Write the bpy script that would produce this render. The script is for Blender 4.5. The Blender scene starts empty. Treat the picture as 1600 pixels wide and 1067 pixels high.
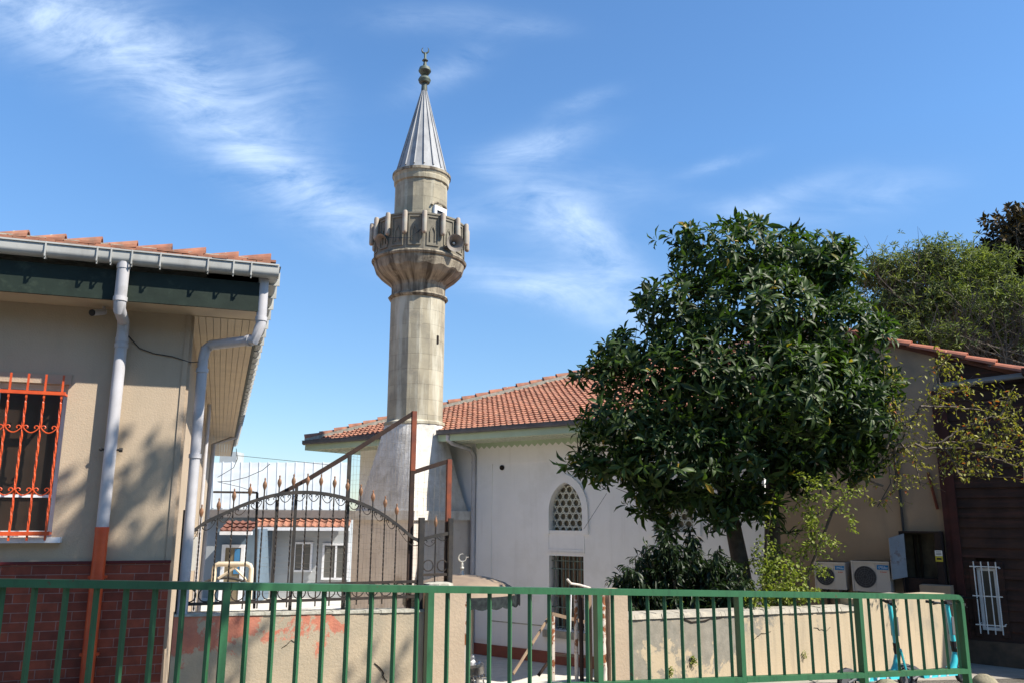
import bpy, math, random
import numpy as np
from mathutils import Vector, Matrix
random.seed(7)
RNG = np.random.default_rng(7)
R = math.radians
pi = math.pi
E = 1.6                       # eye height
PITCH = R(12.0); F_PX = 1291.0
ROLL = R(0.24)
SC = bpy.context.scene
COL = SC.collection

# ------------------------------------------------------------------ camera
cam = bpy.data.cameras.new('camera'); camo = bpy.data.objects.new('camera', cam); COL.objects.link(camo)
cam.sensor_width = 36.0; cam.lens = 36.0 * F_PX / 1600.0
cam.clip_start = 0.05; cam.clip_end = 9000
_fw = Vector((0, math.cos(PITCH), math.sin(PITCH)))
_up0 = Vector((0, -math.sin(PITCH), math.cos(PITCH)))
_rt0 = Vector((1, 0, 0))
_up = _up0 * math.cos(ROLL) - _rt0 * math.sin(ROLL)
_rt = _rt0 * math.cos(ROLL) + _up0 * math.sin(ROLL)
camo.matrix_world = Matrix(((_rt.x, _up.x, -_fw.x, 0), (_rt.y, _up.y, -_fw.y, 0), (_rt.z, _up.z, -_fw.z, E), (0, 0, 0, 1)))
SC.camera = camo

def ray(px, py):
    a = (px - 800.0) / F_PX; b = (533.5 - py) / F_PX
    return _fw + _rt * a + _up * b
def onY(px, py, Y):
    d = ray(px, py); t = Y / d.y
    return Vector((d.x * t, Y, E + d.z * t))

# ------------------------------------------------------------------ light
SUN_AZ, SUN_EL = R(112), R(47)
S = Vector((math.sin(SUN_AZ) * math.cos(SUN_EL), math.cos(SUN_AZ) * math.cos(SUN_EL), math.sin(SUN_EL)))
sl = bpy.data.lights.new('sun', 'SUN'); sl.energy = 5.0; sl.angle = R(0.53); sl.color = (1, 0.93, 0.82)
so = bpy.data.objects.new('sun', sl); COL.objects.link(so); so.rotation_euler = S.to_track_quat('Z', 'Y').to_euler()
so.location = (30, -12, 40)
SC.view_settings.view_transform = 'Standard'; SC.view_settings.look = 'None'
SC.view_settings.exposure = 0.85; SC.view_settings.gamma = 1
SC.cycles.max_bounces = 6; SC.cycles.transparent_max_bounces = 8

def nd(nt, t, **kw):
    n = nt.nodes.new(t)
    for k, v in kw.items(): setattr(n, k, v)
    return n
def mth(nt, op, a, b=None, clamp=False):
    n = nt.nodes.new('ShaderNodeMath'); n.operation = op; n.use_clamp = clamp
    for i, v in enumerate((a, b)):
        if v is None: continue
        if hasattr(v, 'links'): nt.links.new(v, n.inputs[i])
        else: n.inputs[i].default_value = v
    return n.outputs[0]
def mixc(nt, fac, a, b, bt='MIX'):
    n = nt.nodes.new('ShaderNodeMix'); n.data_type = 'RGBA'; n.blend_type = bt
    for s, v in ((n.inputs[0], fac), (n.inputs[6], a), (n.inputs[7], b)):
        if hasattr(v, 'links'): nt.links.new(v, s)
        elif isinstance(v, (int, float)): s.default_value = v
        else: s.default_value = (*v[:3], 1)
    return n.outputs[2]

w = bpy.data.worlds.new('World'); SC.world = w; w.use_nodes = True
nt = w.node_tree; nt.nodes.clear()
out = nd(nt, 'ShaderNodeOutputWorld'); bg = nd(nt, 'ShaderNodeBackground'); bg.inputs[1].default_value = 0.114
sky = nd(nt, 'ShaderNodeTexSky', sky_type='NISHITA', sun_disc=False, sun_elevation=SUN_EL, sun_rotation=SUN_AZ)
sky.air_density = 1.0; sky.dust_density = 0.3; sky.ozone_density = 2.5; sky.altitude = 50
tc = nd(nt, 'ShaderNodeTexCoord'); sp = nd(nt, 'ShaderNodeSeparateXYZ'); nt.links.new(tc.outputs['Generated'], sp.inputs[0])
X_, Y_, Z_ = sp.outputs
ysafe = mth(nt, 'MAXIMUM', Y_, 0.05)
A_ = mth(nt, 'DIVIDE', X_, ysafe); B_ = mth(nt, 'DIVIDE', Z_, ysafe)
def soft(cx, cy, rx, ry, ang, s):
    d = ray(cx, cy); a0, b0 = d.x / d.y, d.z / d.y
    k = 1 / 1320.0; ca, sa = math.cos(R(ang)), math.sin(R(ang))
    da = mth(nt, 'SUBTRACT', A_, a0); db = mth(nt, 'SUBTRACT', B_, b0)
    p = mth(nt, 'ADD', mth(nt, 'MULTIPLY', da, ca / (rx * k)), mth(nt, 'MULTIPLY', db, -sa / (rx * k)))
    q = mth(nt, 'ADD', mth(nt, 'MULTIPLY', da, sa / (ry * k)), mth(nt, 'MULTIPLY', db, ca / (ry * k)))
    e = mth(nt, 'ADD', mth(nt, 'MULTIPLY', p, p), mth(nt, 'MULTIPLY', q, q))
    return mth(nt, 'MULTIPLY', mth(nt, 'EXPONENT', mth(nt, 'MULTIPLY', e, -1.0)), s)
clouds = [(20, 10, 200, 70, 22, .95), (190, 70, 190, 80, 30, .95), (330, 170, 170, 70, 42, .9), (440, 120, 110, 60, 50, .45), (440, 265, 150, 55, 38, .8),
          (560, 350, 120, 45, 30, .95), (700, 110, 80, 30, -32, .6), (690, 30, 130, 30, 0, .35), (835, 232, 95, 26, -18, 1.05), (850, 320, 95, 62, 25, .95),
          (930, 380, 90, 42, 45, .9), (960, 470, 120, 44, 18, 1.05), (810, 445, 100, 28, 12, 1.0), (910, 160, 60, 16, -20, .4), (1120, 258, 60, 12, -18, .5), (720, 340, 45, 30, 0, .5),
          (1230, 305, 120, 22, -18, .55), (1380, 305, 110, 32, -14, .5), (1180, 330, 90, 20, 8, .45), (830, 45, 70, 18, 0, .25), (980, 290, 80, 40, 20, .25)]
acc = None
for c in clouds:
    v = soft(*c); acc = v if acc is None else mth(nt, 'ADD', acc, v)
acc = mth(nt, 'MULTIPLY', acc, mth(nt, 'GREATER_THAN', Y_, 0.05))
cmb = nd(nt, 'ShaderNodeCombineXYZ'); nt.links.new(A_, cmb.inputs[0]); nt.links.new(B_, cmb.inputs[1])
mp = nd(nt, 'ShaderNodeMapping'); nt.links.new(cmb.outputs[0], mp.inputs[0]); mp.inputs['Rotation'].default_value = (0, 0, R(32)); mp.inputs['Scale'].default_value = (2.6, 7.0, 1)
n1 = nd(nt, 'ShaderNodeTexNoise'); nt.links.new(mp.outputs[0], n1.inputs['Vector']); n1.inputs['Scale'].default_value = 1.6; n1.inputs['Detail'].default_value = 9; n1.inputs['Roughness'].default_value = .68; n1.inputs['Distortion'].default_value = 1.3
mp2 = nd(nt, 'ShaderNodeMapping'); nt.links.new(cmb.outputs[0], mp2.inputs[0]); mp2.inputs['Rotation'].default_value = (0, 0, R(-25)); mp2.inputs['Scale'].default_value = (7, 14, 1)
n2 = nd(nt, 'ShaderNodeTexNoise'); nt.links.new(mp2.outputs[0], n2.inputs['Vector']); n2.inputs['Scale'].default_value = 1.7; n2.inputs['Detail'].default_value = 8; n2.inputs['Roughness'].default_value = .6; n2.inputs['Distortion'].default_value = 0.5
nn = mth(nt, 'ADD', mth(nt, 'MULTIPLY', n1.outputs[0], .62), mth(nt, 'MULTIPLY', n2.outputs[0], .38))
nn = mth(nt, 'MULTIPLY', mth(nt, 'SUBTRACT', nn, .35), 3.1, clamp=True)
cl = mth(nt, 'MULTIPLY', mth(nt, 'MULTIPLY', acc, nn), .60, clamp=True)
hz = nd(nt, 'ShaderNodeMapRange'); hz.inputs[1].default_value = 0.02; hz.inputs[2].default_value = 0.42; nt.links.new(Z_, hz.inputs[0])
skyc = mixc(nt, 1.0, sky.outputs[0], mixc(nt, hz.outputs[0], (.60, .66, .72), (0.66, 0.92, 1.10)), 'MULTIPLY')
col = mixc(nt, cl, skyc, (4.5, 5.5, 6.9))
nt.links.new(col, bg.inputs[0]); nt.links.new(bg.outputs[0], out.inputs[0])

# ------------------------------------------------------------------ materials
def material(name, c1, c2=None, scale=6, rough=.8, bump=0, bscale=40, metal=0, detail=6, contrast=(.35, .65),
             streak=None, spec=.3, trans=None, planar=None, brick=None, cyl=False, patch=None, attr=None, stain=None, wave=None, coat=0):
    m = bpy.data.materials.new(name); m.use_nodes = True; nt = m.node_tree; L = nt.links.new
    bs = nt.nodes['Principled BSDF']; bs.inputs['Roughness'].default_value = rough; bs.inputs['Metallic'].default_value = metal
    bs.inputs['Specular IOR Level'].default_value = spec
    if coat: bs.inputs['Coat Weight'].default_value = coat
    tc = nd(nt, 'ShaderNodeTexCoord'); vec = tc.outputs['Object']
    uvz = vec
    if planar is not None or cyl:
        sp = nd(nt, 'ShaderNodeSeparateXYZ'); L(vec, sp.inputs[0]); cm = nd(nt, 'ShaderNodeCombineXYZ')
        if cyl:
            u = mth(nt, 'MULTIPLY', mth(nt, 'ARCTAN2', sp.outputs[1], sp.outputs[0]), cyl)
        else:
            u = mth(nt, 'ADD', mth(nt, 'MULTIPLY', sp.outputs[0], planar[0]), mth(nt, 'MULTIPLY', sp.outputs[1], planar[1]))
        L(u, cm.inputs[0]); L(sp.outputs[2], cm.inputs[1]); uvz = cm.outputs[0]
    def noise(sc, det=6, v=vec, r=.55, dist=0):
        n = nd(nt, 'ShaderNodeTexNoise'); n.inputs['Scale'].default_value = sc; n.inputs['Detail'].default_value = det
        n.inputs['Roughness'].default_value = r; n.inputs['Distortion'].default_value = dist; L(v, n.inputs['Vector']); return n.outputs[0]
    def ramp(v, lo, hi):
        n = nd(nt, 'ShaderNodeMapRange'); n.inputs[1].default_value = lo; n.inputs[2].default_value = hi; L(v, n.inputs[0]); return n.outputs[0]
    colr = None
    if c2 is None: c2 = tuple(x * .85 for x in c1)
    colr = mixc(nt, ramp(noise(scale, detail), *contrast), c1, c2)
    hgt = None
    if brick:
        b = nd(nt, 'ShaderNodeTexBrick'); L(uvz, b.inputs['Vector'])
        b.inputs['Scale'].default_value = 1; b.inputs['Brick Width'].default_value = brick['w']; b.inputs['Row Height'].default_value = brick['h']
        b.inputs['Mortar Size'].default_value = brick['m']; b.inputs['Mortar Smooth'].default_value = .2; b.inputs['Bias'].default_value = brick.get('bias', 0)
        b.inputs['Color1'].default_value = (*brick['c1'], 1); b.inputs['Color2'].default_value = (*brick['c2'], 1); b.inputs['Mortar'].default_value = (*brick['cm'], 1)
        b.offset = brick.get('off', .5)
        v = mixc(nt, 1.0, b.outputs[0], mixc(nt, ramp(noise(scale, detail), *contrast), (1, 1, 1), (.72, .72, .74)), 'MULTIPLY')
        colr = v if brick.get('only', True) else mixc(nt, brick.get('mix', .5), colr, v)
        hgt = mth(nt, 'MULTIPLY', b.outputs[1], -1.0)
    if patch and 'g' in patch:
        spg = nd(nt, 'ShaderNodeSeparateXYZ'); L(vec, spg.inputs[0]); gg = patch['g']
        pv_ = mth(nt, 'ADD', mth(nt, 'ADD', noise(patch['s'], 9, r=.68, dist=.3), mth(nt, 'MULTIPLY', spg.outputs[0], gg[0])), mth(nt, 'ADD', mth(nt, 'MULTIPLY', spg.outputs[2], gg[1]), gg[2]))
        colr = mixc(nt, ramp(pv_, patch['t'] - .012, patch['t'] + .012), colr, mixc(nt, ramp(noise(9, 5), .35, .65), patch['c'], patch.get('c2', patch['c'])))
    elif patch:   # worn paint: second coat left in ragged patches
        colr = mixc(nt, ramp(noise(patch['s'], 9, r=.68, dist=.3), patch['t'] - .012, patch['t'] + .012), colr, mixc(nt, ramp(noise(9, 5), .35, .65), patch['c'], patch.get('c2', patch['c'])))
    if streak:
        mpn = nd(nt, 'ShaderNodeMapping'); L(uvz if (planar is not None or cyl) else vec, mpn.inputs[0])
        mpn.inputs['Scale'].default_value = (streak['u'], streak['v'], 1) if (planar is not None or cyl) else (streak['u'], streak['u'], streak['v'])
        colr = mixc(nt, mth(nt, 'MULTIPLY', ramp(noise(1, 7, mpn.outputs[0], .6), streak.get('lo', .52), streak.get('hi', .72)), streak['a']), colr, streak['c'])
    if stain:
        colr = mixc(nt, mth(nt, 'MULTIPLY', ramp(noise(stain['s'], 7, r=.65), stain.get('lo', .55), stain.get('hi', .7)), stain['a']), colr, stain['c'])
    if attr:   # per-leaf random tone
        an = nd(nt, 'ShaderNodeAttribute'); an.attribute_name = 'tone'
        colr = mixc(nt, an.outputs['Fac'], c1, c2)
        if attr is not True:
            colr = mixc(nt, ramp(an.outputs['Fac'], attr[0], attr[0] + .01), colr, attr[1])
    L(colr, bs.inputs['Base Color'])
    if wave:
        wv = nd(nt, 'ShaderNodeTexWave'); wv.wave_profile = 'SAW'; wv.bands_direction = wave['d']; wv.inputs['Scale'].default_value = wave['s']; L(uvz, wv.inputs['Vector'])
        hgt = wv.outputs[1]
    if bump or hgt is not None:
        bn = nd(nt, 'ShaderNodeBump'); bn.inputs['Strength'].default_value = 1; bn.inputs['Distance'].default_value = 1
        h = mth(nt, 'MULTIPLY', noise(bscale, 4), bump)
        if hgt is not None: h = mth(nt, 'ADD', h, mth(nt, 'MULTIPLY', hgt, (brick or wave).get('depth', .006)))
        L(h, bn.inputs['Height']); L(bn.outputs[0], bs.inputs['Normal'])
    if trans:
        tr = nd(nt, 'ShaderNodeBsdfTranslucent'); L(mixc(nt, 1.0, colr, (trans[1]), 'MULTIPLY'), tr.inputs[0])
        mx = nd(nt, 'ShaderNodeMixShader'); mx.inputs[0].default_value = trans[0]
        L(bs.outputs[0], mx.inputs[1]); L(tr.outputs[0], mx.inputs[2]); L(mx.outputs[0], nt.nodes['Material Output'].inputs[0])
    return m

# ------------------------------------------------------------------ mesh builder
class MB:
    def __init__(s): s.v = []; s.f = []; s.m = []
    def add(s, vs, fs, mi=0):
        o = len(s.v); s.v += [tuple(x) for x in vs]; s.f += [tuple(i + o for i in f) for f in fs]; s.m += [mi] * len(fs); return s
    def hexa(s, p, mi=0):      # 8 corners: bottom 4 ccw, top 4 ccw
        return s.add(p, [(3, 2, 1, 0), (4, 5, 6, 7), (0, 1, 5, 4), (1, 2, 6, 5), (2, 3, 7, 6), (3, 0, 4, 7)], mi)
    def box(s, x0, x1, y0, y1, z0, z1, mi=0, mat=None):
        p = [(x0, y0, z0), (x1, y0, z0), (x1, y1, z0), (x0, y1, z0), (x0, y0, z1), (x1, y0, z1), (x1, y1, z1), (x0, y1, z1)]
        if mat is not None: p = [mat @ Vector(q) for q in p]
        return s.hexa(p, mi)
    def bar(s, a, b, wd, ht=None, mi=0, up=(0, 0, 1)):   # rectangular bar between points
        a = Vector(a); b = Vector(b); ht = ht or wd; d = (b - a).normalized(); u = Vector(up)
        if abs(d.dot(u)) > .98: u = Vector((0, 1, 0)) if abs(d.y) < .9 else Vector((1, 0, 0))
        sd = d.cross(u).normalized(); u = sd.cross(d).normalized(); sd *= wd / 2; u *= ht / 2
        p = [a - sd - u, a + sd - u, b + sd - u, b - sd - u, a - sd + u, a + sd + u, b + sd + u, b - sd + u]
        return s.hexa(p, mi)
    def tube(s, pts, r, n=8, mi=0, cap=True):
        pts = [Vector(p) for p in pts]; N = len(pts); rs = r if isinstance(r, (list, tuple)) else [r] * N
        vs = []; prev = None
        for i, p in enumerate(pts):
            d = (pts[min(i + 1, N - 1)] - pts[max(i - 1, 0)]); d = d.normalized() if d.length > 1e-9 else Vector((0, 0, 1))
            if prev is None:
                prev = d.orthogonal().normalized()
            sd = (prev - d * prev.dot(d)); sd = sd.normalized() if sd.length > 1e-6 else d.orthogonal().normalized(); prev = sd
            up = d.cross(sd)
            for k in range(n):
                a = 2 * pi * k / n; vs.append(p + (sd * math.cos(a) + up * math.sin(a)) * rs[i])
        fs = [(i * n + k, i * n + (k + 1) % n, (i + 1) * n + (k + 1) % n, (i + 1) * n + k) for i in range(N - 1) for k in range(n)]
        if cap: fs += [tuple(range(n - 1, -1, -1)), tuple((N - 1) * n + k for k in range(n))]
        return s.add(vs, fs, mi)
    def lathe(s, prof, c=(0, 0, 0), n=24, mi=0, rot=0, cap=True, mat=None):   # prof [(r,z)]
        vs = []
        for r, z in prof:
            for k in range(n):
                a = 2 * pi * k / n + rot; vs.append(Vector((r * math.cos(a), r * math.sin(a), z)))
        if mat is not None: vs = [mat @ q for q in vs]
        vs = [q + Vector(c) for q in vs]; N = len(prof)
        fs = [(i * n + k, i * n + (k + 1) % n, (i + 1) * n + (k + 1) % n, (i + 1) * n + k) for i in range(N - 1) for k in range(n)]
        if cap: fs += [tuple(range(n - 1, -1, -1)), tuple((N - 1) * n + k for k in range(n))]
        return s.add(vs, fs, mi)
    def prism(s, loop, off, mi=0):      # loop of points extruded by vector off
        loop = [Vector(p) for p in loop]; off = Vector(off); n = len(loop)
        vs = loop + [p + off for p in loop]
        fs = [tuple(range(n - 1, -1, -1)), tuple(range(n, 2 * n))] + [(i, (i + 1) % n, n + (i + 1) % n, n + i) for i in range(n)]
        return s.add(vs, fs, mi)
    def quad(s, a, b, c, d, mi=0): return s.add([a, b, c, d], [(0, 1, 2, 3)], mi)

ORI = {}
def tag(o, label=None, cat=None, group=None, kind=None):
    if label: o['label'] = label
    if cat: o['category'] = cat
    if group: o['group'] = group
    if kind: o['kind'] = kind
    return o
def thing(name, loc, label, cat, group=None):
    o = bpy.data.objects.new(name, None); COL.objects.link(o); o.location = loc; o.empty_display_size = .2
    ORI[o.name] = Vector(loc); return tag(o, label, cat, group)
def obj(name, mb, mats, parent=None, smooth=False, label=None, cat=None, group=None, kind=None, origin=None):
    if not isinstance(mats, (list, tuple)): mats = [mats]
    if parent is not None: L = ORI[parent.name]
    elif origin is not None: L = Vector(origin)
    else:
        a = np.array([tuple(q) for q in mb.v]); L = Vector(((a[:, 0].min() + a[:, 0].max()) / 2, (a[:, 1].min() + a[:, 1].max()) / 2, a[:, 2].min()))
    me = bpy.data.meshes.new(name)
    me.from_pydata([(q[0] - L.x, q[1] - L.y, q[2] - L.z) for q in mb.v], [], mb.f)
    for m in mats: me.materials.append(m)
    if len(mats) > 1: me.polygons.foreach_set('material_index', mb.m)
    if smooth:
        me.polygons.foreach_set('use_smooth', [True] * len(me.polygons))
        me.set_sharp_from_angle(angle=R(40))
    me.update()
    o = bpy.data.objects.new(name, me); COL.objects.link(o)
    if parent is not None: o.parent = parent
    else: o.location = L
    ORI[o.name] = L
    return tag(o, label, cat, group, kind)

class Fr:       # a vertical plane: u runs right along azimuth az, d is out towards the street
    def __init__(s, x, y, az):
        s.o = Vector((x, y, 0)); s.u = Vector((math.sin(az), math.cos(az), 0)); s.n = Vector((s.u.y, -s.u.x, 0))
    def P(s, u, z, d=0): return s.o + s.u * u + s.n * d + Vector((0, 0, z))
    def uz(s, px, py, d=0):
        r = ray(px, py); o = s.o + s.n * d; e = Vector((0, 0, E))
        t = (o - e).dot(s.n) / r.dot(s.n); p = e + r * t
        return (p - o).dot(s.u), p.z
    def pt(s, px, py, d=0):
        u, z = s.uz(px, py, d); return s.P(u, z, d)
def fbox(mb, fr, u0, u1, z0, z1, d0, d1, mi=0):
    p = [fr.P(u0, z0, d1), fr.P(u1, z0, d1), fr.P(u1, z0, d0), fr.P(u0, z0, d0), fr.P(u0, z1, d1), fr.P(u1, z1, d1), fr.P(u1, z1, d0), fr.P(u0, z1, d0)]
    return mb.hexa(p, mi)
def wall_with_holes(mb, fr, u0, u1, z0, z1, holes, d0, d1, mi=0):   # rectangular openings (ua,ub,za,zb)
    us = sorted({u0, u1, *[h[0] for h in holes], *[h[1] for h in holes]}); zs = sorted({z0, z1, *[h[2] for h in holes], *[h[3] for h in holes]})
    us = [u for u in us if u0 <= u <= u1]; zs = [z for z in zs if z0 <= z <= z1]
    def hole(i, j):
        if i < 0 or j < 0 or i >= len(us) - 1 or j >= len(zs) - 1: return True
        uc, zc = (us[i] + us[i + 1]) / 2, (zs[j] + zs[j + 1]) / 2
        return any(h[0] < uc < h[1] and h[2] < zc < h[3] for h in holes)
    for i in range(len(us) - 1):
        for j in range(len(zs) - 1):
            if hole(i, j): continue
            a, b, c, e = us[i], us[i + 1], zs[j], zs[j + 1]
            mb.quad(fr.P(a, c, d1), fr.P(b, c, d1), fr.P(b, e, d1), fr.P(a, e, d1), mi)
            mb.quad(fr.P(b, c, d0), fr.P(a, c, d0), fr.P(a, e, d0), fr.P(b, e, d0), mi)
            if hole(i - 1, j): mb.quad(fr.P(a, c, d0), fr.P(a, c, d1), fr.P(a, e, d1), fr.P(a, e, d0), mi)
            if hole(i + 1, j): mb.quad(fr.P(b, c, d1), fr.P(b, c, d0), fr.P(b, e, d0), fr.P(b, e, d1), mi)
            if hole(i, j - 1): mb.quad(fr.P(a, c, d0), fr.P(b, c, d0), fr.P(b, c, d1), fr.P(a, c, d1), mi)
            if hole(i, j + 1): mb.quad(fr.P(a, e, d1), fr.P(b, e, d1), fr.P(b, e, d0), fr.P(a, e, d0), mi)
def arc(c, r, a0, a1, n, ax, ay): return [Vector(c) + Vector(ax) * (r * math.cos(a0 + (a1 - a0) * i / n)) + Vector(ay) * (r * math.sin(a0 + (a1 - a0) * i / n)) for i in range(n + 1)]
def ground(x, y): return E - 1.8 - .053 * (.893 * x + .449 * y - 4.45)

def tile_slope(mb, o, u, m, nrm, ulo, uhi, mmax, tw=.22, th=.34, amp=.028, lip=.03, seg=6):
    """rows of pantiles on a roof face; ulo(m), uhi(m) bound each row"""
    k = 0; m0 = 0.0
    while m0 < mmax - 1e-6:
        m1 = min(m0 + th, mmax); a = max(ulo(m0), ulo(m1)); b = min(uhi(m0), uhi(m1))
        a = ulo((m0 + m1) / 2); b = uhi((m0 + m1) / 2)
        if b - a < .05: break
        n = max(2, int((b - a) / tw * seg)); j = random.uniform(-.012, .012)
        us = [a + (b - a) * i / n for i in range(n + 1)]
        vs = []
        for mm, hh in ((m0 - .0, -.02), (m0, lip), (m1, 0.0)):
            for uu in us:
                ph = (uu / tw) % 1.0; wv = amp * (math.cos(2 * pi * ph) if ph < .5 else -math.cos(2 * pi * (ph - .5)) * .35 - .65 ) 
                jt = .004 * math.sin(37.0 * (int(uu / tw) + 1) + k * 11.3)
                vs.append(o + u * uu + m * (mm + j * .4 + (jt if hh else 0)) + nrm * (hh + wv + jt))
        N = n + 1
        fs = [(r * N + i, r * N + i + 1, (r + 1) * N + i + 1, (r + 1) * N + i) for r in range(2) for i in range(n)]
        mb.add(vs, fs); m0 = m1; k += 1
def ridge_tiles(mb, a, b, ln=.36, r=.11, mortar=1, up=Vector((0, 0, 1)), jit=.01, seg=8, tilt=.012, flare=1.12):
    a = Vector(a); b = Vector(b); n = max(1, round((b - a).length / ln)); d = (b - a) / n; dn = d.normalized(); sd = dn.cross(up).normalized(); uu = sd.cross(dn)
    for i in range(n):
        p0 = a + d * i; p1 = p0 + d * 1.12; vs = []
        w0 = random.uniform(-jit, jit)
        for p, rr in ((p0 + uu * (tilt + w0), r * flare), (p1 + uu * (-tilt + w0), r * .86)):
            for rad in (rr, rr - .018):
                for k in range(seg + 1):
                    t = pi * k / seg; vs.append(p + sd * (math.cos(t) * rad) + uu * (math.sin(t) * rad))
        N = seg + 1
        fs = [(k, k + 1, 2 * N + k + 1, 2 * N + k) for k in range(seg)] + [(k, N + k, N + k + 1, k + 1) for k in range(seg)] + [(N + k, 3 * N + k, 3 * N + k + 1, N + k + 1) for k in range(seg)]
        fs += [(2 * N + k, 2 * N + k + 1, 3 * N + k + 1, 3 * N + k) for k in range(seg)]
        mb.add(vs, fs, 0)
        if mortar:
            q = p0 + d * .06; vs = [q + sd * (math.cos(pi * k / seg) * (r * flare - .019)) + uu * (math.sin(pi * k / seg) * (r * flare - .019) + .01) for k in range(seg + 1)]
            vs2 = [v + dn * .1 for v in vs]
            mb.add(vs + vs2, [tuple(range(seg, -1, -1))] + [(k, k + 1, N + k + 1, N + k) for k in range(seg)], mortar)

# ------------------------------------------------------------------ foliage
def leaves_mesh(name, P, D, L_, W_, mat, parent=None, droop=.25, simple=False, fold=.25, U=None, **kw):
    """P base points, D directions (n,3); each leaf a bent folded blade"""
    n = len(P); D = D / np.linalg.norm(D, axis=1, keepdims=True)
    if U is None: U = np.tile(np.array([0, 0, 1.0]), (n, 1)) + RNG.normal(0, .35, (n, 3))
    Sd = np.cross(D, U); Sd /= np.maximum(np.linalg.norm(Sd, axis=1, keepdims=True), 1e-6); N = np.cross(Sd, D)
    L_ = np.asarray(L_).reshape(-1, 1) * np.ones((n, 1)); W_ = np.asarray(W_).reshape(-1, 1) * np.ones((n, 1))
    if simple: T = [(0, 0, 0), (.5, -.5, fold * .3), (.5, .5, fold * .3), (1, 0, -droop)]; FT = [(0, 1, 3), (0, 3, 2)]
    else:
        T = [(0, 0, 0), (.38, -.42, fold * .42), (.38, 0, .02), (.38, .42, fold * .42), (.72, -.36, fold * .36 - droop * .35), (.72, 0, -droop * .4), (.72, .36, fold * .36 - droop * .35), (1, 0, -droop)]
        FT = [(0, 1, 2), (0, 2, 3), (1, 4, 5, 2), (2, 5, 6, 3), (4, 7, 5), (5, 7, 6)]
    nv = len(T); V = np.empty((n, nv, 3))
    for i, (a, s, h) in enumerate(T):
        hh = h * (L_ if abs(h) > 0 and s == 0 else W_) if i else 0
        V[:, i] = P + D * (a * L_) + Sd * (s * W_) + N * hh
    base = (np.arange(n) * nv)[:, None]
    loops = []; tot = []
    for f in FT: tot.append(len(f))
    flat = np.concatenate([base + np.array(f)[None] for f in FT], axis=1).ravel()
    lt = np.tile(np.array(tot), n); ls = np.concatenate([[0], np.cumsum(lt)[:-1]])
    me = bpy.data.meshes.new(name); Lo = ORI[parent.name] if parent is not None else Vector(V.reshape(-1, 3).mean(0))
    if parent is None: Lo.z = float(V[:, :, 2].min())
    VV = V.reshape(-1, 3) - np.array(Lo)
    me.vertices.add(len(VV)); me.vertices.foreach_set('co', VV.ravel().astype(np.float32))
    me.loops.add(len(flat)); me.loops.foreach_set('vertex_index', flat.astype(np.int32))
    me.polygons.add(len(lt)); me.polygons.foreach_set('loop_start', ls.astype(np.int32)); me.polygons.foreach_set('loop_total', lt.astype(np.int32))
    me.materials.append(mat); me.update(calc_edges=True); me.validate()
    at = me.attributes.new('tone', 'FLOAT', 'POINT'); tn = RNG.random(n); at.data.foreach_set('value', np.repeat(tn, nv).astype(np.float32))
    o = bpy.data.objects.new(name, me); COL.objects.link(o)
    if parent is not None: o.parent = parent
    else: o.location = Lo
    ORI[o.name] = Vector(Lo); return tag(o, kw.get('label'), kw.get('cat'), kw.get('group'), kw.get('kind'))
def rosettes(C, O, k, ln, wd, spread=(35, 100), sz=.2):
    """k leaves round each axis"""
    n = len(C); O = O / np.linalg.norm(O, axis=1, keepdims=True)
    A = np.cross(O, RNG.normal(0, 1, (n, 3))); A /= np.linalg.norm(A, axis=1, keepdims=True); B = np.cross(O, A)
    ph = (np.arange(k)[None] * 2.399 + RNG.random((n, 1)) * 6.28 + RNG.normal(0, .15, (n, k)))
    th = np.radians(np.linspace(spread[0], spread[1], k)[None] + RNG.normal(0, 9, (n, k)))
    Dr = O[:, None] * np.cos(th)[..., None] + (A[:, None] * np.cos(ph)[..., None] + B[:, None] * np.sin(ph)[..., None]) * np.sin(th)[..., None]
    P = C[:, None] + O[:, None] * (-.05 * ln * np.arange(k)[None, :, None]) + Dr * (.04 * ln)
    s = (1 + RNG.normal(0, sz, (n, k))).clip(.5, 1.5) * np.linspace(.75, 1.1, k)[None]
    U = np.repeat(O[:, None], k, 1) + RNG.normal(0, .15, (n, k, 3))
    return P.reshape(-1, 3), Dr.reshape(-1, 3), (s * ln).ravel(), (s * wd).ravel(), U.reshape(-1, 3)
def lobe_points(lobes, n, shell=.75, up=.35):
    """points near the surface of ellipsoid lobes (px,py,rx,ry,Y) given as seen, each with its own depth"""
    tot = sum(l[2] * l[3] for l in lobes); C = []; O = []
    for px, py, rx, ry, Y in lobes:
        c = onY(px, py, Y); sc = (Y * math.cos(PITCH) + (c.z - E) * math.sin(PITCH)) / F_PX
        r = np.array([rx * sc, (rx + ry) / 2 * sc * .95, ry * sc]); m = int(n * rx * ry / tot)
        d = RNG.normal(0, 1, (m, 3)); d /= np.linalg.norm(d, axis=1, keepdims=True)
        rad = np.where(RNG.random(m) < shell, RNG.uniform(.82, 1.04, m), RNG.uniform(.3, .85, m))
        C.append(np.array(c) + d * r * rad[:, None]); O.append(d / r * r.mean() + np.array([0, 0, up]) + RNG.normal(0, .25, (m, 3)))
    return np.concatenate(C), np.concatenate(O)
def limb(mb, a, b, r0, r1, bend=.1, n=6, seg=7):
    a = Vector(a); b = Vector(b); L = (b - a).length; o = Vector((random.uniform(-1, 1), random.uniform(-1, 1), random.uniform(-.4, .6))) * L * bend
    pts = [a.lerp(b, i / n) + o * math.sin(pi * i / n) + Vector((random.uniform(-1, 1), random.uniform(-1, 1), 0)) * L * .012 for i in range(n + 1)]
    mb.tube(pts, [r0 + (r1 - r0) * i / n for i in range(n + 1)], seg); return pts

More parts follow.
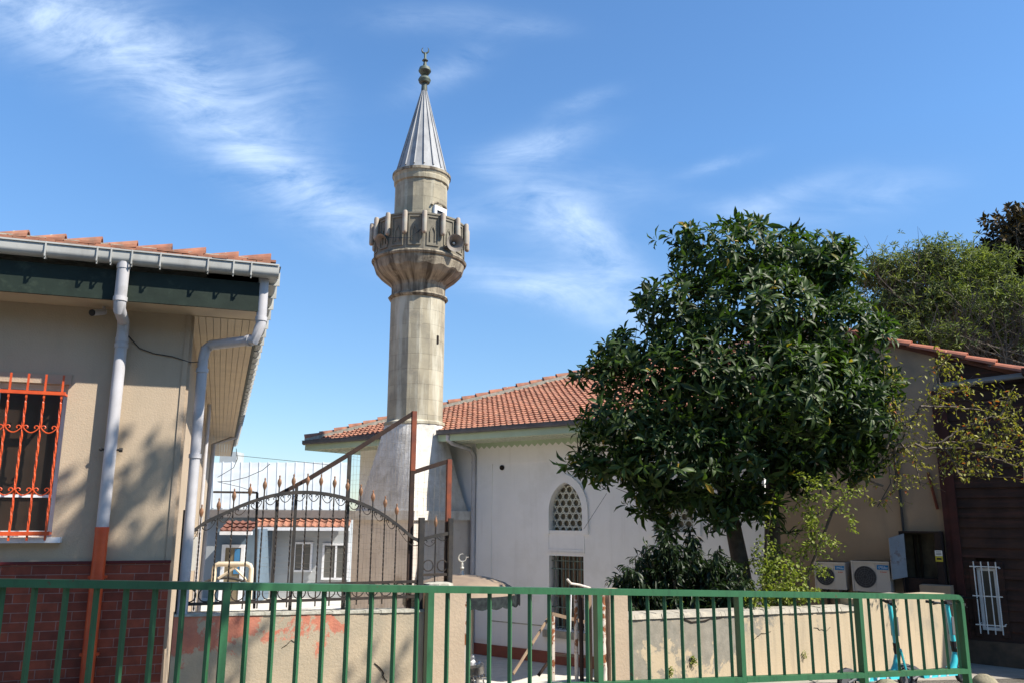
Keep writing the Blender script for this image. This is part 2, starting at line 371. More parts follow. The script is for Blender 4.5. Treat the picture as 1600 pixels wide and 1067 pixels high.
# ================================================================== MATERIALS
M = {}
M['pavement'] = material('pavement', (.33, .30, .26), (.25, .23, .20), 3, .9, .004, 60, stain=dict(s=2.2, a=.5, c=(.2, .18, .16)))
M['courtyard'] = material('courtyard_paving', (.58, .55, .49), (.48, .45, .4), 5, .85, .003, 50)
M['earth'] = material('earth', (.13, .11, .08), (.08, .09, .05), .2, 1)
M['asphalt'] = material('asphalt', (.06, .06, .06), (.045, .045, .045), 8, .9, .004, 90)
M['green_paint'] = material('green_paint', (.028, .112, .050), (.036, .135, .06), 3, .42, .0006, 30, spec=.45, stain=dict(s=16, a=.85, c=(.10, .045, .025), lo=.655, hi=.69), streak=dict(u=18, v=3, a=.5, c=(.02, .06, .03), lo=.5, hi=.7))
M['orange_paint'] = material('orange_paint', (.62, .09, .02), (.5, .06, .015), 8, .45, .0008, 60, spec=.5)
M['pvc'] = material('grey_white_pipe', (.50, .49, .51), (.42, .41, .42), 3, .5, 0, spec=.4, stain=dict(s=5, a=.45, c=(.26, .24, .22), lo=.54, hi=.72))
M['gutter'] = material('grey_gutter', (.46, .46, .43), (.36, .36, .34), 2.5, .5, .0006, 15, spec=.4, streak=dict(u=7, v=1.2, a=.5, c=(.26, .25, .23)))
M['dark_green'] = material('dark_green_board', (.010, .018, .012), (.016, .027, .019), 5, .6, .001, 30, stain=dict(s=8, a=.4, c=(.06, .08, .055)))
M['cream_board'] = material('cream_board', (.52, .42, .28), (.45, .36, .25), 3, .6, .0005, 20)
M['wire'] = material('wire', (.05, .05, .05), rough=.6)
M['iron'] = material('dark_iron', (.028, .025, .024), (.06, .045, .035), 12, .6, .001, 60, metal=.2)
M['iron_grey'] = material('grey_iron', (.028, .028, .03), (.055, .048, .042), 10, .55, .001, 60, metal=.2)
M['rust'] = material('rusty_steel', (.028, .018, .015), (.05, .028, .02), 14, .9, .002, 60, stain=dict(s=9, a=.85, c=(.03, .02, .018), lo=.45, hi=.6))
M['orange_rust'] = material('red_lead_paint', (.24, .065, .03), (.14, .045, .03), 9, .75, .001, 60)
M['copper_tip'] = material('copper_tip', (.32, .15, .08), (.2, .13, .08), 20, .55, .001, 60, metal=.3)
M['net'] = material('net_wire', (.38, .34, .28), (.26, .2, .15), 10, .7)
M['white_wall'] = material('white_wall', (.84, .83, .81), (.79, .78, .76), 1.5, .85, .0012, 60, streak=dict(u=5, v=.3, a=.3, c=(.56, .54, .5), lo=.54, hi=.76), stain=dict(s=1.3, a=.2, c=(.6, .58, .53), lo=.54, hi=.64), planar=(.806, -.592))
M['red_plinth'] = material('red_plinth', (.28, .09, .06), (.2, .07, .05), 3, .8, .002, 30)
M['pale_green'] = material('pale_green_paint', (.44, .54, .38), (.38, .47, .33), 3, .7, .001, 30)
M['lattice'] = material('white_lattice', (.66, .68, .58), (.58, .58, .5), 6, .8)
M['dark_glass'] = material('dark_glass', (.018, .013, .01), (.035, .022, .015), 2, .3, spec=.6)
M['void'] = material('dark_interior', (.02, .014, .01), rough=.9)
M['bronze_pane'] = material('bronze_pane', (.2, .17, .11), (.12, .11, .08), 20, .35)
M['lead'] = material('lead_sheet', (.34, .345, .35), (.25, .255, .265), 3, .65, .002, 20, metal=0, streak=dict(u=5, v=.8, a=.5, c=(.44, .45, .45)), stain=dict(s=6, a=.35, c=(.22, .22, .22)))
M['bronze'] = material('weathered_bronze', (.07, .075, .065), (.13, .16, .13), 8, .6, metal=.3)
M['tile'] = material('clay_tile', (.38, .165, .10), (.215, .095, .065), 7, .85, .002, 40, stain=dict(s=5, a=.6, c=(.17, .12, .085), lo=.48, hi=.66), streak=dict(u=3, v=3, a=.35, c=(.55, .27, .16)))
M['tile_dark'] = material('dark_clay_tile', (.2, .08, .05), (.12, .06, .05), 4, .9, .002, 40)
M['mortar'] = material('mortar', (.42, .40, .34), (.26, .25, .2), 15, .95, .006, 50)
M['beige_wall'] = material('beige_wall', (.37, .27, .18), (.30, .22, .15), 1.2, .9, .002, 40, stain=dict(s=1.6, a=.4, c=(.16, .14, .11)), streak=dict(u=4, v=.5, a=.3, c=(.18, .15, .12)), planar=(.806, -.592))
M['low_wall'] = material('low_wall', (.46, .37, .25), (.40, .33, .23), 1.6, .9, .003, 45, patch=dict(s=1.3, t=.52, g=(-.08, .10, -.10), c=(.27, .245, .20), c2=(.20, .185, .15)), stain=dict(s=1.7, a=.5, c=(.27, .24, .19), lo=.54, hi=.62), streak=dict(u=7, v=.6, a=.5, c=(.24, .2, .15), lo=.5, hi=.7), planar=(.854, .52))
M['concrete'] = material('concrete', (.40, .36, .29), (.28, .26, .22), 8, .95, .006, 40, stain=dict(s=20, a=.5, c=(.16, .14, .12)))
M['pillar'] = material('pillar_plaster', (.45, .35, .25), (.38, .30, .22), 2, .9, .004, 35, stain=dict(s=5, a=.4, c=(.52, .27, .16), lo=.62, hi=.72))
M['peeling'] = material('peeling_wall', (.42, .34, .24), (.33, .28, .205), 3, .9, .004, 45, patch=dict(s=1.5, t=.505, g=(-.055, .16, -.10), c=(.50, .19, .12), c2=(.42, .15, .10)), streak=dict(u=5, v=.6, a=.35, c=(.27, .24, .19)), planar=(.92, .39))
M['wood_dark'] = material('dark_wood', (.055, .027, .018), (.025, .014, .011), 3, .8, .002, 20, streak=dict(u=.8, v=18, a=.7, c=(.10, .035, .025)), planar=(.806, -.592))
M['timber'] = material('old_timber', (.28, .20, .13), (.2, .14, .1), 6, .85, .002, 30)
M['white_paint'] = material('white_paint', (.72, .72, .7), (.62, .62, .6), 5, .6, 0, stain=dict(s=9, a=.4, c=(.4, .25, .15), lo=.62, hi=.75))
M['pvc_frame'] = material('white_frame', (.75, .76, .78), rough=.4)
M['rusty_white'] = material('rusty_white_paint', (.62, .56, .5), (.5, .42, .35), 9, .7, .001, 40, patch=dict(s=5, t=.53, c=(.30, .11, .04), c2=(.16, .06, .03)))
M['metal_roof'] = material('white_sheet_roof', (.45, .47, .46), (.38, .40, .40), .8, .55, streak=dict(u=2, v=2, a=.4, c=(.34, .34, .32)))
M['fascia'] = material('brown_fascia', (.22, .19, .17), rough=.7)
M['blue_wall'] = material('slate_blue_wall', (.13, .18, .23), (.1, .14, .18), 2, .85)
M['far_wall'] = material('pale_grey_wall', (.40, .42, .43), (.34, .36, .37), 2, .85)
M['cream_tube'] = material('cream_tube', (.62, .54, .42), rough=.5)
M['ac_case'] = material('ac_casing', (.50, .46, .42), (.42, .39, .36), 3, .55)
M['ac_fan'] = material('ac_fan_grille', (.04, .04, .045), rough=.6)
M['badge'] = material('blue_badge', (.0, .16, .42), rough=.5)
M['white_mark'] = material('white_marking', (.6, .68, .74), rough=.6)
M['red_mark'] = material('red_marking', (.5, .08, .03), rough=.6)
M['teal'] = material('teal_paint', (.04, .46, .52), (.05, .5, .56), 5, .35, spec=.5, coat=.3)
M['rubber'] = material('black_rubber', (.02, .02, .022), rough=.7)
M['grey_plastic'] = material('grey_plastic', (.12, .12, .13), rough=.6)
M['stone'] = material('bollard_stone', (.30, .26, .18), (.2, .18, .12), 25, .95, .006, 60, stain=dict(s=6, a=.6, c=(.12, .12, .06)))
M['grey_metal'] = material('grey_sheet_metal', (.3, .32, .35), (.24, .26, .29), 4, .6, stain=dict(s=5, a=.6, c=(.14, .05, .03), lo=.6, hi=.68))
M['steel'] = material('stainless_steel', (.5, .5, .5), rough=.25, metal=1)
M['sheet_brown'] = material('painted_sheet_brown', (.28, .21, .145), (.2, .15, .11), 4, .6, .001, 20)
M['yellow'] = material('yellow_marking', (.5, .42, .04), rough=.6)
M['bark'] = material('bark', (.10, .075, .055), (.06, .045, .035), 9, .95, .01, 25)
M['twig'] = material('grey_twig', (.15, .12, .095), (.09, .07, .055), 9, .9)
M['loquat'] = material('broad_leaf', (.015, .027, .008), (.068, .112, .026), rough=.5, spec=.28, trans=(.24, (1.6, 2.0, .6)), attr=(.984, (.3, .2, .03)))
M['laurel'] = material('laurel_leaf', (.010, .020, .007), (.022, .042, .012), rough=.45, spec=.35, trans=(.18, (1.6, 2, .6)), attr=True)
M['vine'] = material('vine_leaf', (.13, .17, .03), (.27, .30, .07), rough=.55, trans=(.3, (1.6, 1.8, .6)), attr=True)
M['yellow_leaf'] = material('yellowing_leaf', (.16, .18, .03), (.34, .31, .06), rough=.55, trans=(.3, (1.5, 1.5, .6)), attr=(.95, (.4, .12, .03)))
M['olive_leaf'] = material('feathery_leaf', (.06, .085, .025), (.20, .22, .085), rough=.6, trans=(.3, (1.5, 1.7, .6)), attr=True)
M['autumn_leaf'] = material('russet_leaf', (.03, .025, .012), (.075, .05, .02), rough=.6, trans=(.2, (1.4, 1.4, .6)), attr=True)
M['street_leaf'] = material('street_leaf', (.05, .1, .03), (.08, .14, .04), rough=.6, trans=(.15, (1.5, 1.7, .6)), attr=True)

# ================================================================== GROUND
def sheet(name, pts, mat, zf, kind='structure', z0=None):
    mb = MB(); mb.add([(x, y, zf(x, y)) for x, y in pts], [tuple(range(len(pts)))])
    return obj(name, mb, mat, kind=kind)
sheet('ground', [(-4000, -4000), (4000, -4000), (4000, 4000), (-4000, 4000)], M['earth'], lambda x, y: -4.2)
COURT = -1.2
# wall line runs house corner -> right building
FW = Fr(-3.12, 7.80, math.atan2(.92, .392))           # left boundary wall plane
# ---- fence line
f_a = onY(355, 909, 6.85); f_b = onY(1500, 928.2, 10.51)
FDIR = (f_b - f_a) / 5.0                               # one panel
def fence_pt(k): return f_a + FDIR * (k + 2)
e0 = Vector((FDIR.x, FDIR.y, 0)).normalized()
kerb0 = fence_pt(-12) - Vector((.42, -.907, 0)) * -0  # fence foot line
nrm = Vector((e0.y, -e0.x, 0))                         # to the street
def strip(name, d0, d1, dz, mat, a=-30, b=45, zt=None):
    mb = MB(); base = fence_pt(0); p = []
    for s, d in ((a, d0), (b, d0), (b, d1), (a, d1)):
        q = base + e0 * s - nrm * d; p.append((q.x, q.y, ground(q.x, q.y) + dz))
    mb.add(p, [(3, 2, 1, 0)]); return obj(name, mb, mat, kind='structure')
strip('road', -14, -.45, -.13, M['asphalt'])
mbk = MB()
for i in range(75):
    q0 = fence_pt(0) + e0 * (-30 + i) + nrm * .45; q1 = q0 + e0 * .985
    z0_, z1_ = ground(q0.x, q0.y), ground(q1.x, q1.y); c = nrm * -.15
    mbk.hexa([Vector((q0.x, q0.y, z0_ - .4)), Vector((q1.x, q1.y, z1_ - .4)), Vector((q1.x, q1.y, z1_ - .4)) + c, Vector((q0.x, q0.y, z0_ - .4)) + c,
              Vector((q0.x, q0.y, z0_)), Vector((q1.x, q1.y, z1_)), Vector((q1.x, q1.y, z1_)) + c, Vector((q0.x, q0.y, z0_)) + c])
obj('kerb', mbk, M['concrete'], kind='structure')
# pavement polygon behind the kerb up to the walls
pv = []
for s, d in ((-30, -.302), (45, -.302)):
    q = fence_pt(0) + e0 * s - nrm * d; pv.append((q.x, q.y))
pvb = [(34, 0), (12, 12.5), (6.9, 13.5), (4.49, 11.95), (1.45, 10.1), (.5, 9.75), (-3.2, 8.0), (-15, 3.7), (-30, -2)]
sheet('pavement', pv + [(38, 20)] + [(8.5, 16), (6.9, 13.5), (4.49, 11.98), (1.45, 10.13), (-3.2, 8.0), (-30, -1.5)], M['pavement'], lambda x, y: ground(x, y) - .002)
sheet('courtyard', [(-3.4, 8.02), (1.35, 10.05), (4.49, 12.0), (6.9, 13.6), (9, 18), (9, 60), (-40, 60), (-40, 8)], M['courtyard'], lambda x, y: COURT)

# ================================================================== GREEN RAILING
top0 = fence_pt(0)
dzb = fence_pt(1).z - onY(1151, 1056, fence_pt(1).y).z        # top rail -> bottom rail
RH = 1.12
rail = thing('pedestrian_railing', (fence_pt(1).x, fence_pt(1).y, ground(fence_pt(1).x, fence_pt(1).y)), 'long green painted steel railing with upright bars along the street in the foreground', 'railing')
TH = .058
RD = .085
def railbar(a, b, h, wd): mb = MB(); mb.bar(a, b, wd, h); return mb
dn_ = Vector((0, 0, -TH / 2))
J = fence_pt(-1.985)
obj('top_rail', railbar(fence_pt(-7) + dn_, J + dn_, TH, RD), M['green_paint'], rail)
mb = MB(); ed = FDIR.normalized(); endp = fence_pt(3)
mb.bar(J + dn_ + ed * .004, endp - ed * .10 + dn_, RD, TH)
# rounded corner into the end post
rr = .075; cc = endp - ed * .10 + dn_ - Vector((0, 0, rr))
pr = None
for i in range(9):
    a = pi / 2 * (1 - i / 8); c0 = cc + ed * (rr * math.cos(a)) + Vector((0, 0, rr * math.sin(a)))
    if pr is not None: mb.bar(pr, c0 + (c0 - pr) * .12, RD, TH, up=(0, 0, 1))
    pr = c0
g = ground(endp.x, endp.y)
ep = endp - ed * .025
mb.bar(Vector((pr.x, pr.y, pr.z + .01)), Vector((pr.x, pr.y, g - .1)), .0848, .056, up=e0)
obj('top_rail', mb, M['green_paint'], rail)
for k in range(-7, 3):
    a, b = fence_pt(k), fence_pt(k + 1); z = Vector((0, 0, -dzb - TH / 2))
    mb = MB(); mb.bar(a + ed * .03 + z, b - ed * .028 + z, .083, .055); obj('bottom_rail', mb, M['green_paint'], rail)
    mb = MB(); g = ground(a.x, a.y); mb.bar(Vector((a.x, a.y, a.z - TH)), Vector((a.x, a.y, g - .1)), .084, .055, up=e0); obj('post', mb, M['green_paint'], rail)
    for j in range(8):
        if k < -4: continue
        p = a.lerp(b, .10 + .119 * j) - nrm * .008; mb = MB()
        mb.bar(Vector((p.x, p.y, p.z - TH)), Vector((p.x, p.y, p.z - dzb)), .031, .031, up=(e0 + nrm).normalized())
        obj('baluster', mb, M['green_paint'], rail)

# ================================================================== LEFT HOUSE
HZ = R(70.9)
H = Fr(-3.12, 7.80, HZ); HS = Fr(-3.12, 7.80, HZ - pi / 2)       # front and side (side: u runs back, need normal to the right)
pl = (H.u.x, H.u.y)
M['stucco'] = material('sand_stucco', (.47, .37, .265), (.42, .335, .24), 1.4, .92, .0028, 75, streak=dict(u=5, v=.35, a=.3, c=(.30, .24, .175), lo=.5, hi=.75), stain=dict(s=1.1, a=.22, c=(.32, .27, .2), lo=.5, hi=.66), planar=pl)
M['brick'] = material('red_brick_tile', (.4, .1, .05), (.3, .08, .04), 9, .5, .0012, 40, planar=pl, stain=dict(s=7, a=.5, c=(.10, .03, .02), lo=.5, hi=.68),
    brick=dict(w=.235, h=.078, m=.0035, c1=(.33, .07, .035), c2=(.17, .035, .022), cm=(.33, .19, .16), depth=.006))
hu = lambda px, py, d=0: H.uz(px, py, d)
u_c = 0.0
zcap = H.uz(200, 879)[1]; zsof = H.uz(220, 487)[1]
zg = ground(-3.2, 7.7)
house = thing('house', (-5.0, 9.5, zg), 'single storey house in beige stucco with red brick base and tiled roof', 'house')
# window opening
wu1 = H.uz(103, 640)[0]; wz1 = H.uz(60, 598)[1]; wz0 = H.uz(40, 838)[1]; wu0 = wu1 - 1.75
UL = -9.0
mb = MB(); wall_with_holes(mb, H, UL, 0, zcap, zsof + .05, [(wu0, wu1, wz0, wz1)], -.22, 0)
SL = 20.0
side = Fr(-3.12, 7.80, HZ - pi / 2)
def SP(s, z, d=0): return H.P(0, z, 0) - H.n * s + H.u * d       # s back from the corner, d out to the right
mb.hexa([SP(.221, zcap, 0), SP(.31, zcap, 0), SP(.31, zcap, -.2), SP(.221, zcap, -.2), SP(.221, zsof + .05, 0), SP(.31, zsof + .05, 0), SP(.31, zsof + .05, -.2), SP(.221, zsof + .05, -.2)])
mb.hexa([SP(.31, COURT - .2, 0), SP(SL, COURT - .2, 0), SP(SL, COURT - .2, -.2), SP(.31, COURT - .2, -.2), SP(.31, zsof + .05, 0), SP(SL, zsof + .05, 0), SP(SL, zsof + .05, -.2), SP(.22, zsof + .05, -.2)])
mb.hexa([H.P(UL, zcap, -SL), H.P(-.2, zcap, -SL), H.P(-.2, zcap, -SL + .2), H.P(UL, zcap, -SL + .2), H.P(UL, zsof, -SL), H.P(-.2, zsof, -SL), H.P(-.2, zsof, -SL + .2), H.P(UL, zsof, -SL + .2)])
obj('wall', mb, M['stucco'], house)
mb = MB(); fbox(mb, H, UL, .01, zg - 1.3, zcap, -.3, .022)
obj('brick_plinth', mb, M['brick'], house)
mb = MB(); fbox(mb, H, UL, .015, zcap, zcap + .022, .0, .04)
M['maroon'] = material('maroon_trim', (.10, .014, .018), rough=.5)
obj('plinth_cap', mb, M['maroon'], house)
mb = MB(); fbox(mb, H, -.035, .012, zcap + .022, zsof, .001, .012); mb.hexa([SP(.0, zcap, .012), SP(.12, zcap, .012), SP(.12, zcap, 0), SP(.0, zcap, 0), SP(.0, zsof, .012), SP(.12, zsof, .012), SP(.12, zsof, 0), SP(.0, zsof, 0)])
fbox(mb, H, .002, .035, zcap - .75, zsof, -.12, -.01)
obj('corner_trim', mb, M['pillar'], house)
OF = .40; OS = .62; GW = .13
# soffit
mb = MB()
fbox(mb, H, UL, OS, zsof, zsof + .03, .0, OF)
obj('soffit', mb, M['cream_board'], house)
mb = MB(); nb = 9
for i in range(nb):
    d0 = OS * i / nb; d1 = OS * (i + 1) / nb - .005
    mb.hexa([SP(-.0, zsof - .006, d0), SP(SL, zsof - .006, d0), SP(SL, zsof - .006, d1), SP(-.0, zsof - .006, d1), SP(-.0, zsof + .02, d0), SP(SL, zsof + .02, d0), SP(SL, zsof + .02, d1), SP(-.0, zsof + .02, d1)])
obj('plank_soffit', mb, M['cream_board'], house)
# fascia
fz1 = zsof + .27
mb = MB(); fbox(mb, H, UL, OS + .03, zsof - .01, fz1, OF, OF + .03)
mb.hexa([SP(-OF, zsof - .01, OS), SP(SL, zsof - .01, OS), SP(SL, zsof - .01, OS + .03), SP(-OF, zsof - .01, OS + .03), SP(-OF, fz1, OS), SP(SL, fz1, OS), SP(SL, fz1, OS + .03), SP(-OF, fz1, OS + .03)])
obj('fascia', mb, M['dark_green'], house)
# gutter (U section)
gz = H.uz(200, 413, OF + GW)[1]                         # lower edge
gt = gz + .135
def gutter(mb, a, b, outn, wd=.12, ht=.12, t=.006, segs=10):
    a = Vector(a); b = Vector(b); n = Vector(outn); prof = []
    for i in range(segs + 1):
        t_ = pi * i / segs; prof.append((-math.cos(t_) * wd / 2, -math.sin(t_) * ht * .42 + ht * .0))
    prof = [(-wd / 2, ht * .6)] + prof + [(wd / 2, ht * .6), (wd / 2 + .012, ht * .62), (wd / 2 + .012, ht * .5)]
    vs = [p + n * q[0] + Vector((0, 0, q[1])) for p in (a, b) for q in prof]; N = len(prof)
    mb.add(vs, [(i, i + 1, N + i + 1, N + i) for i in range(N - 1)] + [tuple(range(0, N - 3)), tuple(N + k for k in range(N - 4, -1, -1))])
mb = MB(); gc = OF + .03 + .068
gutter(mb, H.P(UL, gz + .05, gc), H.P(OS + .15, gz + .05, gc), H.n)
for px in (68, 150, 172, 205, 250, 325, 365, 393):
    u = H.uz(px, 405, gc + .06)[0]; fbox(mb, H, u, u + .012, gz - .006, gz + .125, gc + .064, gc + .074); fbox(mb, H, u, u + .012, gz - .012, gz - .004, gc - .03, gc + .07)
    fbox(mb, H, u + .002, u + .010, gz - .03, gz, gc + .045, gc + .06)
obj('gutter', mb, M['gutter'], house, smooth=True)
mb = MB(); gutter(mb, SP(-gc, gz + .05, OS + .095), SP(SL, gz + .05, OS + .095), H.u)
for i in range(0, 40):
    s = -.3 + i * .5; mb.hexa([SP(s, gz - .015, OS + .06), SP(s + .02, gz - .015, OS + .06), SP(s + .02, gz - .015, OS + .175), SP(s, gz - .015, OS + .175), SP(s, gz + .12, OS + .06), SP(s + .02, gz + .12, OS + .06), SP(s + .02, gz + .12, OS + .175), SP(s, gz + .12, OS + .175)])
obj('gutter', mb, M['gutter'], house, smooth=True, label='side gutter seen end on')
# roof
rz = gz + .13
mb = MB()
slope = math.tan(R(16)); 
o_ = H.P(OS + .1, rz, OF + .1); upv = (-H.n * math.cos(R(16)) + Vector((0, 0, math.sin(R(16))))); nr = (H.n * math.sin(R(16)) + Vector((0, 0, math.cos(R(16)))))
tile_slope(mb, o_, -H.u, upv, nr, lambda m: m, lambda m: 9.6, 4.5, tw=.2, th=.32, amp=.022, lip=.035)
o2 = SP(SL, rz, OS + .1); up2 = (-H.u * math.cos(R(16)) + Vector((0, 0, math.sin(R(16))))); nr2 = (H.u * math.sin(R(16)) + Vector((0, 0, math.cos(R(16)))))
tile_slope(mb, o2, H.n, up2, nr2, lambda m: 0, lambda m: SL + OF + .1 - m, 4.5, tw=.25, th=.4, amp=.022, lip=.035, seg=4)
mb2 = MB(); a = H.P(UL, rz + .04, OF + .04); b = H.P(OS + .07, rz + .022, OF + .04)
ridge_tiles(mb2, b, a, ln=.29, r=.064, mortar=1, jit=.01, tilt=.018, flare=1.3)
for i in range(75):
    for row in range(2):
        u_ = OS + .07 - (i + 1) * .13 + row * .05; j_ = random.uniform(-.005, .005); t_ = random.uniform(-.02, .02)
        fbox(mb2, H, u_ + .003, u_ + .127, rz - .006 + row * .026 + j_, rz + .014 + row * .026 + j_, OF - .1, OF + .155 - row * .025 + t_)
fbox(mb2, H, UL, OS + .07, rz + .0, rz + .05, OF - .05, OF + .11, 1)
obj('roof', mb, [M['tile']], house, smooth=False)
obj('verge_tiles', mb2, [M['tile'], M['mortar']], house)
mb = MB(); fbox(mb, H, UL, OS + .1, rz - .05, rz - .012, -.4, OF + .09); mb.hexa([SP(-.3, rz - .05, OS - .5), SP(SL, rz - .05, OS - .5), SP(SL, rz - .05, OS + .08), SP(-.3, rz - .05, OS + .08), SP(-.3, rz - .015, OS - .5), SP(SL, rz - .015, OS - .5), SP(SL, rz - .015, OS + .08), SP(-.3, rz - .015, OS + .08)])
obj('roof_board', mb, M['mortar'], house)
# front downpipe
def pipe_collar(mb, p, d, r): p = Vector(p); d = Vector(d).normalized(); mb.tube([p - d * .02, p + d * .02], r, 14)
mb = MB(); pr_ = .052
t0 = H.pt(189, 420, gc); t1 = H.pt(187, 482, gc); w1 = H.pt(190, 512, .08)
ut = H.uz(189, 430, gc)[0]; uw = H.uz(186, 600, .085)[0]; ztop = gz + .02; z1 = H.uz(187, 478, gc)[1]; z2 = H.uz(190, 510, .085)[1]
uw = ut * .5 + uw * .5; ut = uw
pts = [H.P(ut, ztop, gc), H.P(ut, z1 + .03, gc), H.P(ut, z1 - .03, gc - .02), H.P(uw, z2 + .05, .12), H.P(uw, z2 - .02, .085), H.P(uw, H.uz(160, 823, .085)[1], .085)]
mb.tube(pts, pr_, 18); pipe_collar(mb, H.P(ut, z1 + .06, gc), (0, 0, 1), .06); pipe_collar(mb, H.P(ut, ztop - .04, gc), (0, 0, 1), .058)
pipe_collar(mb, H.P(uw, z2 - .13, .085), (0, 0, 1), .058); pipe_collar(mb, H.P(uw, H.uz(187, 540, .085)[1], .085), (0, 0, 1), .06)
dp = obj('downpipe', mb, M['pvc'], house, smooth=True, label='grey front downpipe with elbow under the gutter')
zo = H.uz(160, 823, .085)[1]
mb = MB(); mb.tube([H.P(uw, zo + .002, .085), H.P(uw, zg - .02, .085)], .056, 18); pipe_collar(mb, H.P(uw, zo - .02, .085), (0, 0, 1), .059)
for z in (H.uz(155, 901, .085)[1], H.uz(140, 1022, .085)[1]):
    mb.tube([H.P(uw, z - .012, .085), H.P(uw, z + .012, .085)], .061, 16); fbox(mb, H, uw - .075, uw + .075, z - .01, z + .01, .02, .09)
obj('painted_pipe_foot', mb, M['orange_paint'], house, smooth=True, label='orange painted lower length of the front downpipe')
mb = MB(); z = H.uz(172, 702, .085)[1]; mb.tube([H.P(uw - .095, z, .085), H.P(uw + .095, z, .085)], .01, 8); mb.tube([H.P(uw + .07, z, .085), H.P(uw + .1, z, .085)], .02, 8); mb.tube([H.P(uw - .07, z, .085), H.P(uw - .085, z, .085)], .016, 8)
obj('pipe_bracket', mb, M['iron_grey'], house)
# side downpipe
mb = MB(); d1 = OS + .095; zz1 = gz; zz2 = H.uz(407, 522, 0)[1]
us1 = .16
sS = -gc + .10
ptop = SP(sS, gz + .01, d1)
def on_side_plane(px, py, s):   # point on the plane parallel to the front, s behind it
    return H.pt(px, py, -s)
q1 = on_side_plane(409, 450, sS); q2 = on_side_plane(407, 515, sS); q3 = on_side_plane(398, 531, sS)
q4 = on_side_plane(330, 539, .06); q5 = on_side_plane(318, 552, .06); q6 = on_side_plane(297, 720, .06); q7 = on_side_plane(291, 930, .06)
dv = q7.x - q5.x
q5b = Vector((q5.x, q5.y, q5.z)); 
ql = Vector((q5.x, q5.y, zg - .9))
q4m = q4
rb = .048
qa = Vector((q2.x, q2.y, gz + .02)); 
mb.tube([qa, Vector((q2.x, q2.y, q2.z + .05)), q2 + Vector((-.012, 0, .012)), q3, q3.lerp(q4, .5), q4, q4.lerp(q5, .6) + Vector((-.01, 0, .01)), Vector((q5.x, q5.y, q5.z - .06)), ql], rb, 16)
for z in (H.uz(407, 505)[1],): pipe_collar(mb, Vector((q2.x, q2.y, q2.z + .1)), (0, 0, 1), .055)
pipe_collar(mb, q3.lerp(q4, .12), q4 - q3, .055)
for z in (q5.z - .17, H.uz(301, 712, -.06)[1]): pipe_collar(mb, Vector((q5.x, q5.y, z)), (0, 0, 1), .057)
obj('downpipe', mb, M['pvc'], house, smooth=True, label='white side downpipe bending back under the corner of the eave')
# thin white pipe further along the side and dark far end pipe
mb = MB(); mb.tube([SP(6, zsof - .1, .12), SP(6, COURT, .12)], .03, 10); obj('thin_pipe', mb, M['pvc'], house, smooth=True); mb = MB(); mb.tube([SP(13, gz, OS + .1), SP(13, gz - .3, OS + .05), SP(13, gz - .5, .15), SP(13, COURT, .1)], .05, 10)
obj('rear_downpipe', mb, M['pvc'], house, smooth=True)
mb = MB(); mb.hexa([SP(3.0, zcap - .25, .16), SP(3.35, zcap - .25, .16), SP(3.35, zcap - .25, 0), SP(3.0, zcap - .25, 0), SP(3.0, zcap + .15, .16), SP(3.35, zcap + .15, .16), SP(3.35, zcap + .15, 0), SP(3.0, zcap + .15, 0)])
obj('meter_box', mb, M['gutter'], house)
# cable on the wall
pts = [H.pt(x, y, .01) for x, y in ((192, 515), (205, 530), (218, 544), (240, 552), (270, 557), (298, 566), (310, 565))]
mb = MB(); mb.tube(pts, .005, 5); obj('wall_cable', mb, M['wire'], house)
# window
win = obj('window', (lambda m: (fbox(m, H, wu0, wu1, wz0, wz0 + .05, -.16, -.10), fbox(m, H, wu0, wu1, wz1 - .05, wz1, -.16, -.10), fbox(m, H, wu0, wu0 + .05, wz0 + .05, wz1 - .05, -.16, -.10), fbox(m, H, wu1 - .05, wu1, wz0 + .05, wz1 - .05, -.16, -.10),
      fbox(m, H, wu1 - .66, wu1 - .56, wz0 + .05, wz1 - .05, -.165, -.105), fbox(m, H, wu1 - .56, wu1 - .05, wz0 + .34, wz0 + .365, -.15, -.11)) and m)(MB()), M['pvc_frame'], house)
mb = MB(); fbox(mb, H, wu0 + .04, wu1 - .04, wz0 + .04, wz1 - .04, -.14, -.132); obj('pane', mb, M['dark_glass'], win)
mb = MB(); fbox(mb, H, wu0 - .12, wu1 + .09, wz0 - .05, wz0 - .003, -.1, .09); obj('sill', mb, M['pvc_frame'], win)
mb = MB(); fbox(mb, H, UL, wu1 + .02, wz1, wz1 + .09, .0005, .012); obj('lintel_band', mb, M['pillar'], house)
mb = MB(); fbox(mb, H, wu0 - 3, wu1 + .3, wz0 - 1, wz1 + .8, -1.6, -1.5); obj('room_back', mb, M['void'], house)
# orange grille
gd = .13
gr = thing('window_grille', H.P(wu1 - .4, wz0, gd), 'orange wrought iron grille of scrolls and upright bars over the house window', 'window grille')
gu = [H.uz(x, 613, gd)[0] for x in (14, 42, 69, 97)]
du = (gu[3] - gu[0]) / 3; gus = [gu[3] - du * i for i in range(7)]
zt_ = H.uz(60, 584, gd)[1]; zr = H.uz(60, 613, gd)[1]; zbr = H.uz(40, 833, gd)[1]
mb = MB(); mb.bar(H.P(gus[-1], zr, gd), H.P(gus[0] + .03, zr, gd), .03, .03); obj('top_bar', mb, M['orange_paint'], gr)
mb = MB(); mb.bar(H.P(gus[-1], zbr, gd), H.P(gus[0] + .03, zbr, gd), .035, .035); obj('bottom_bar', mb, M['orange_paint'], gr); mb = MB()
for u in (gus[0] + .015,):
    mb.bar(H.P(u, zbr, gd), H.P(u, zbr, 0), .02, .02); mb.bar(H.P(u, zr, gd), H.P(u, zr, 0), .02, .02)
obj('wall_stay', mb, M['orange_paint'], gr)
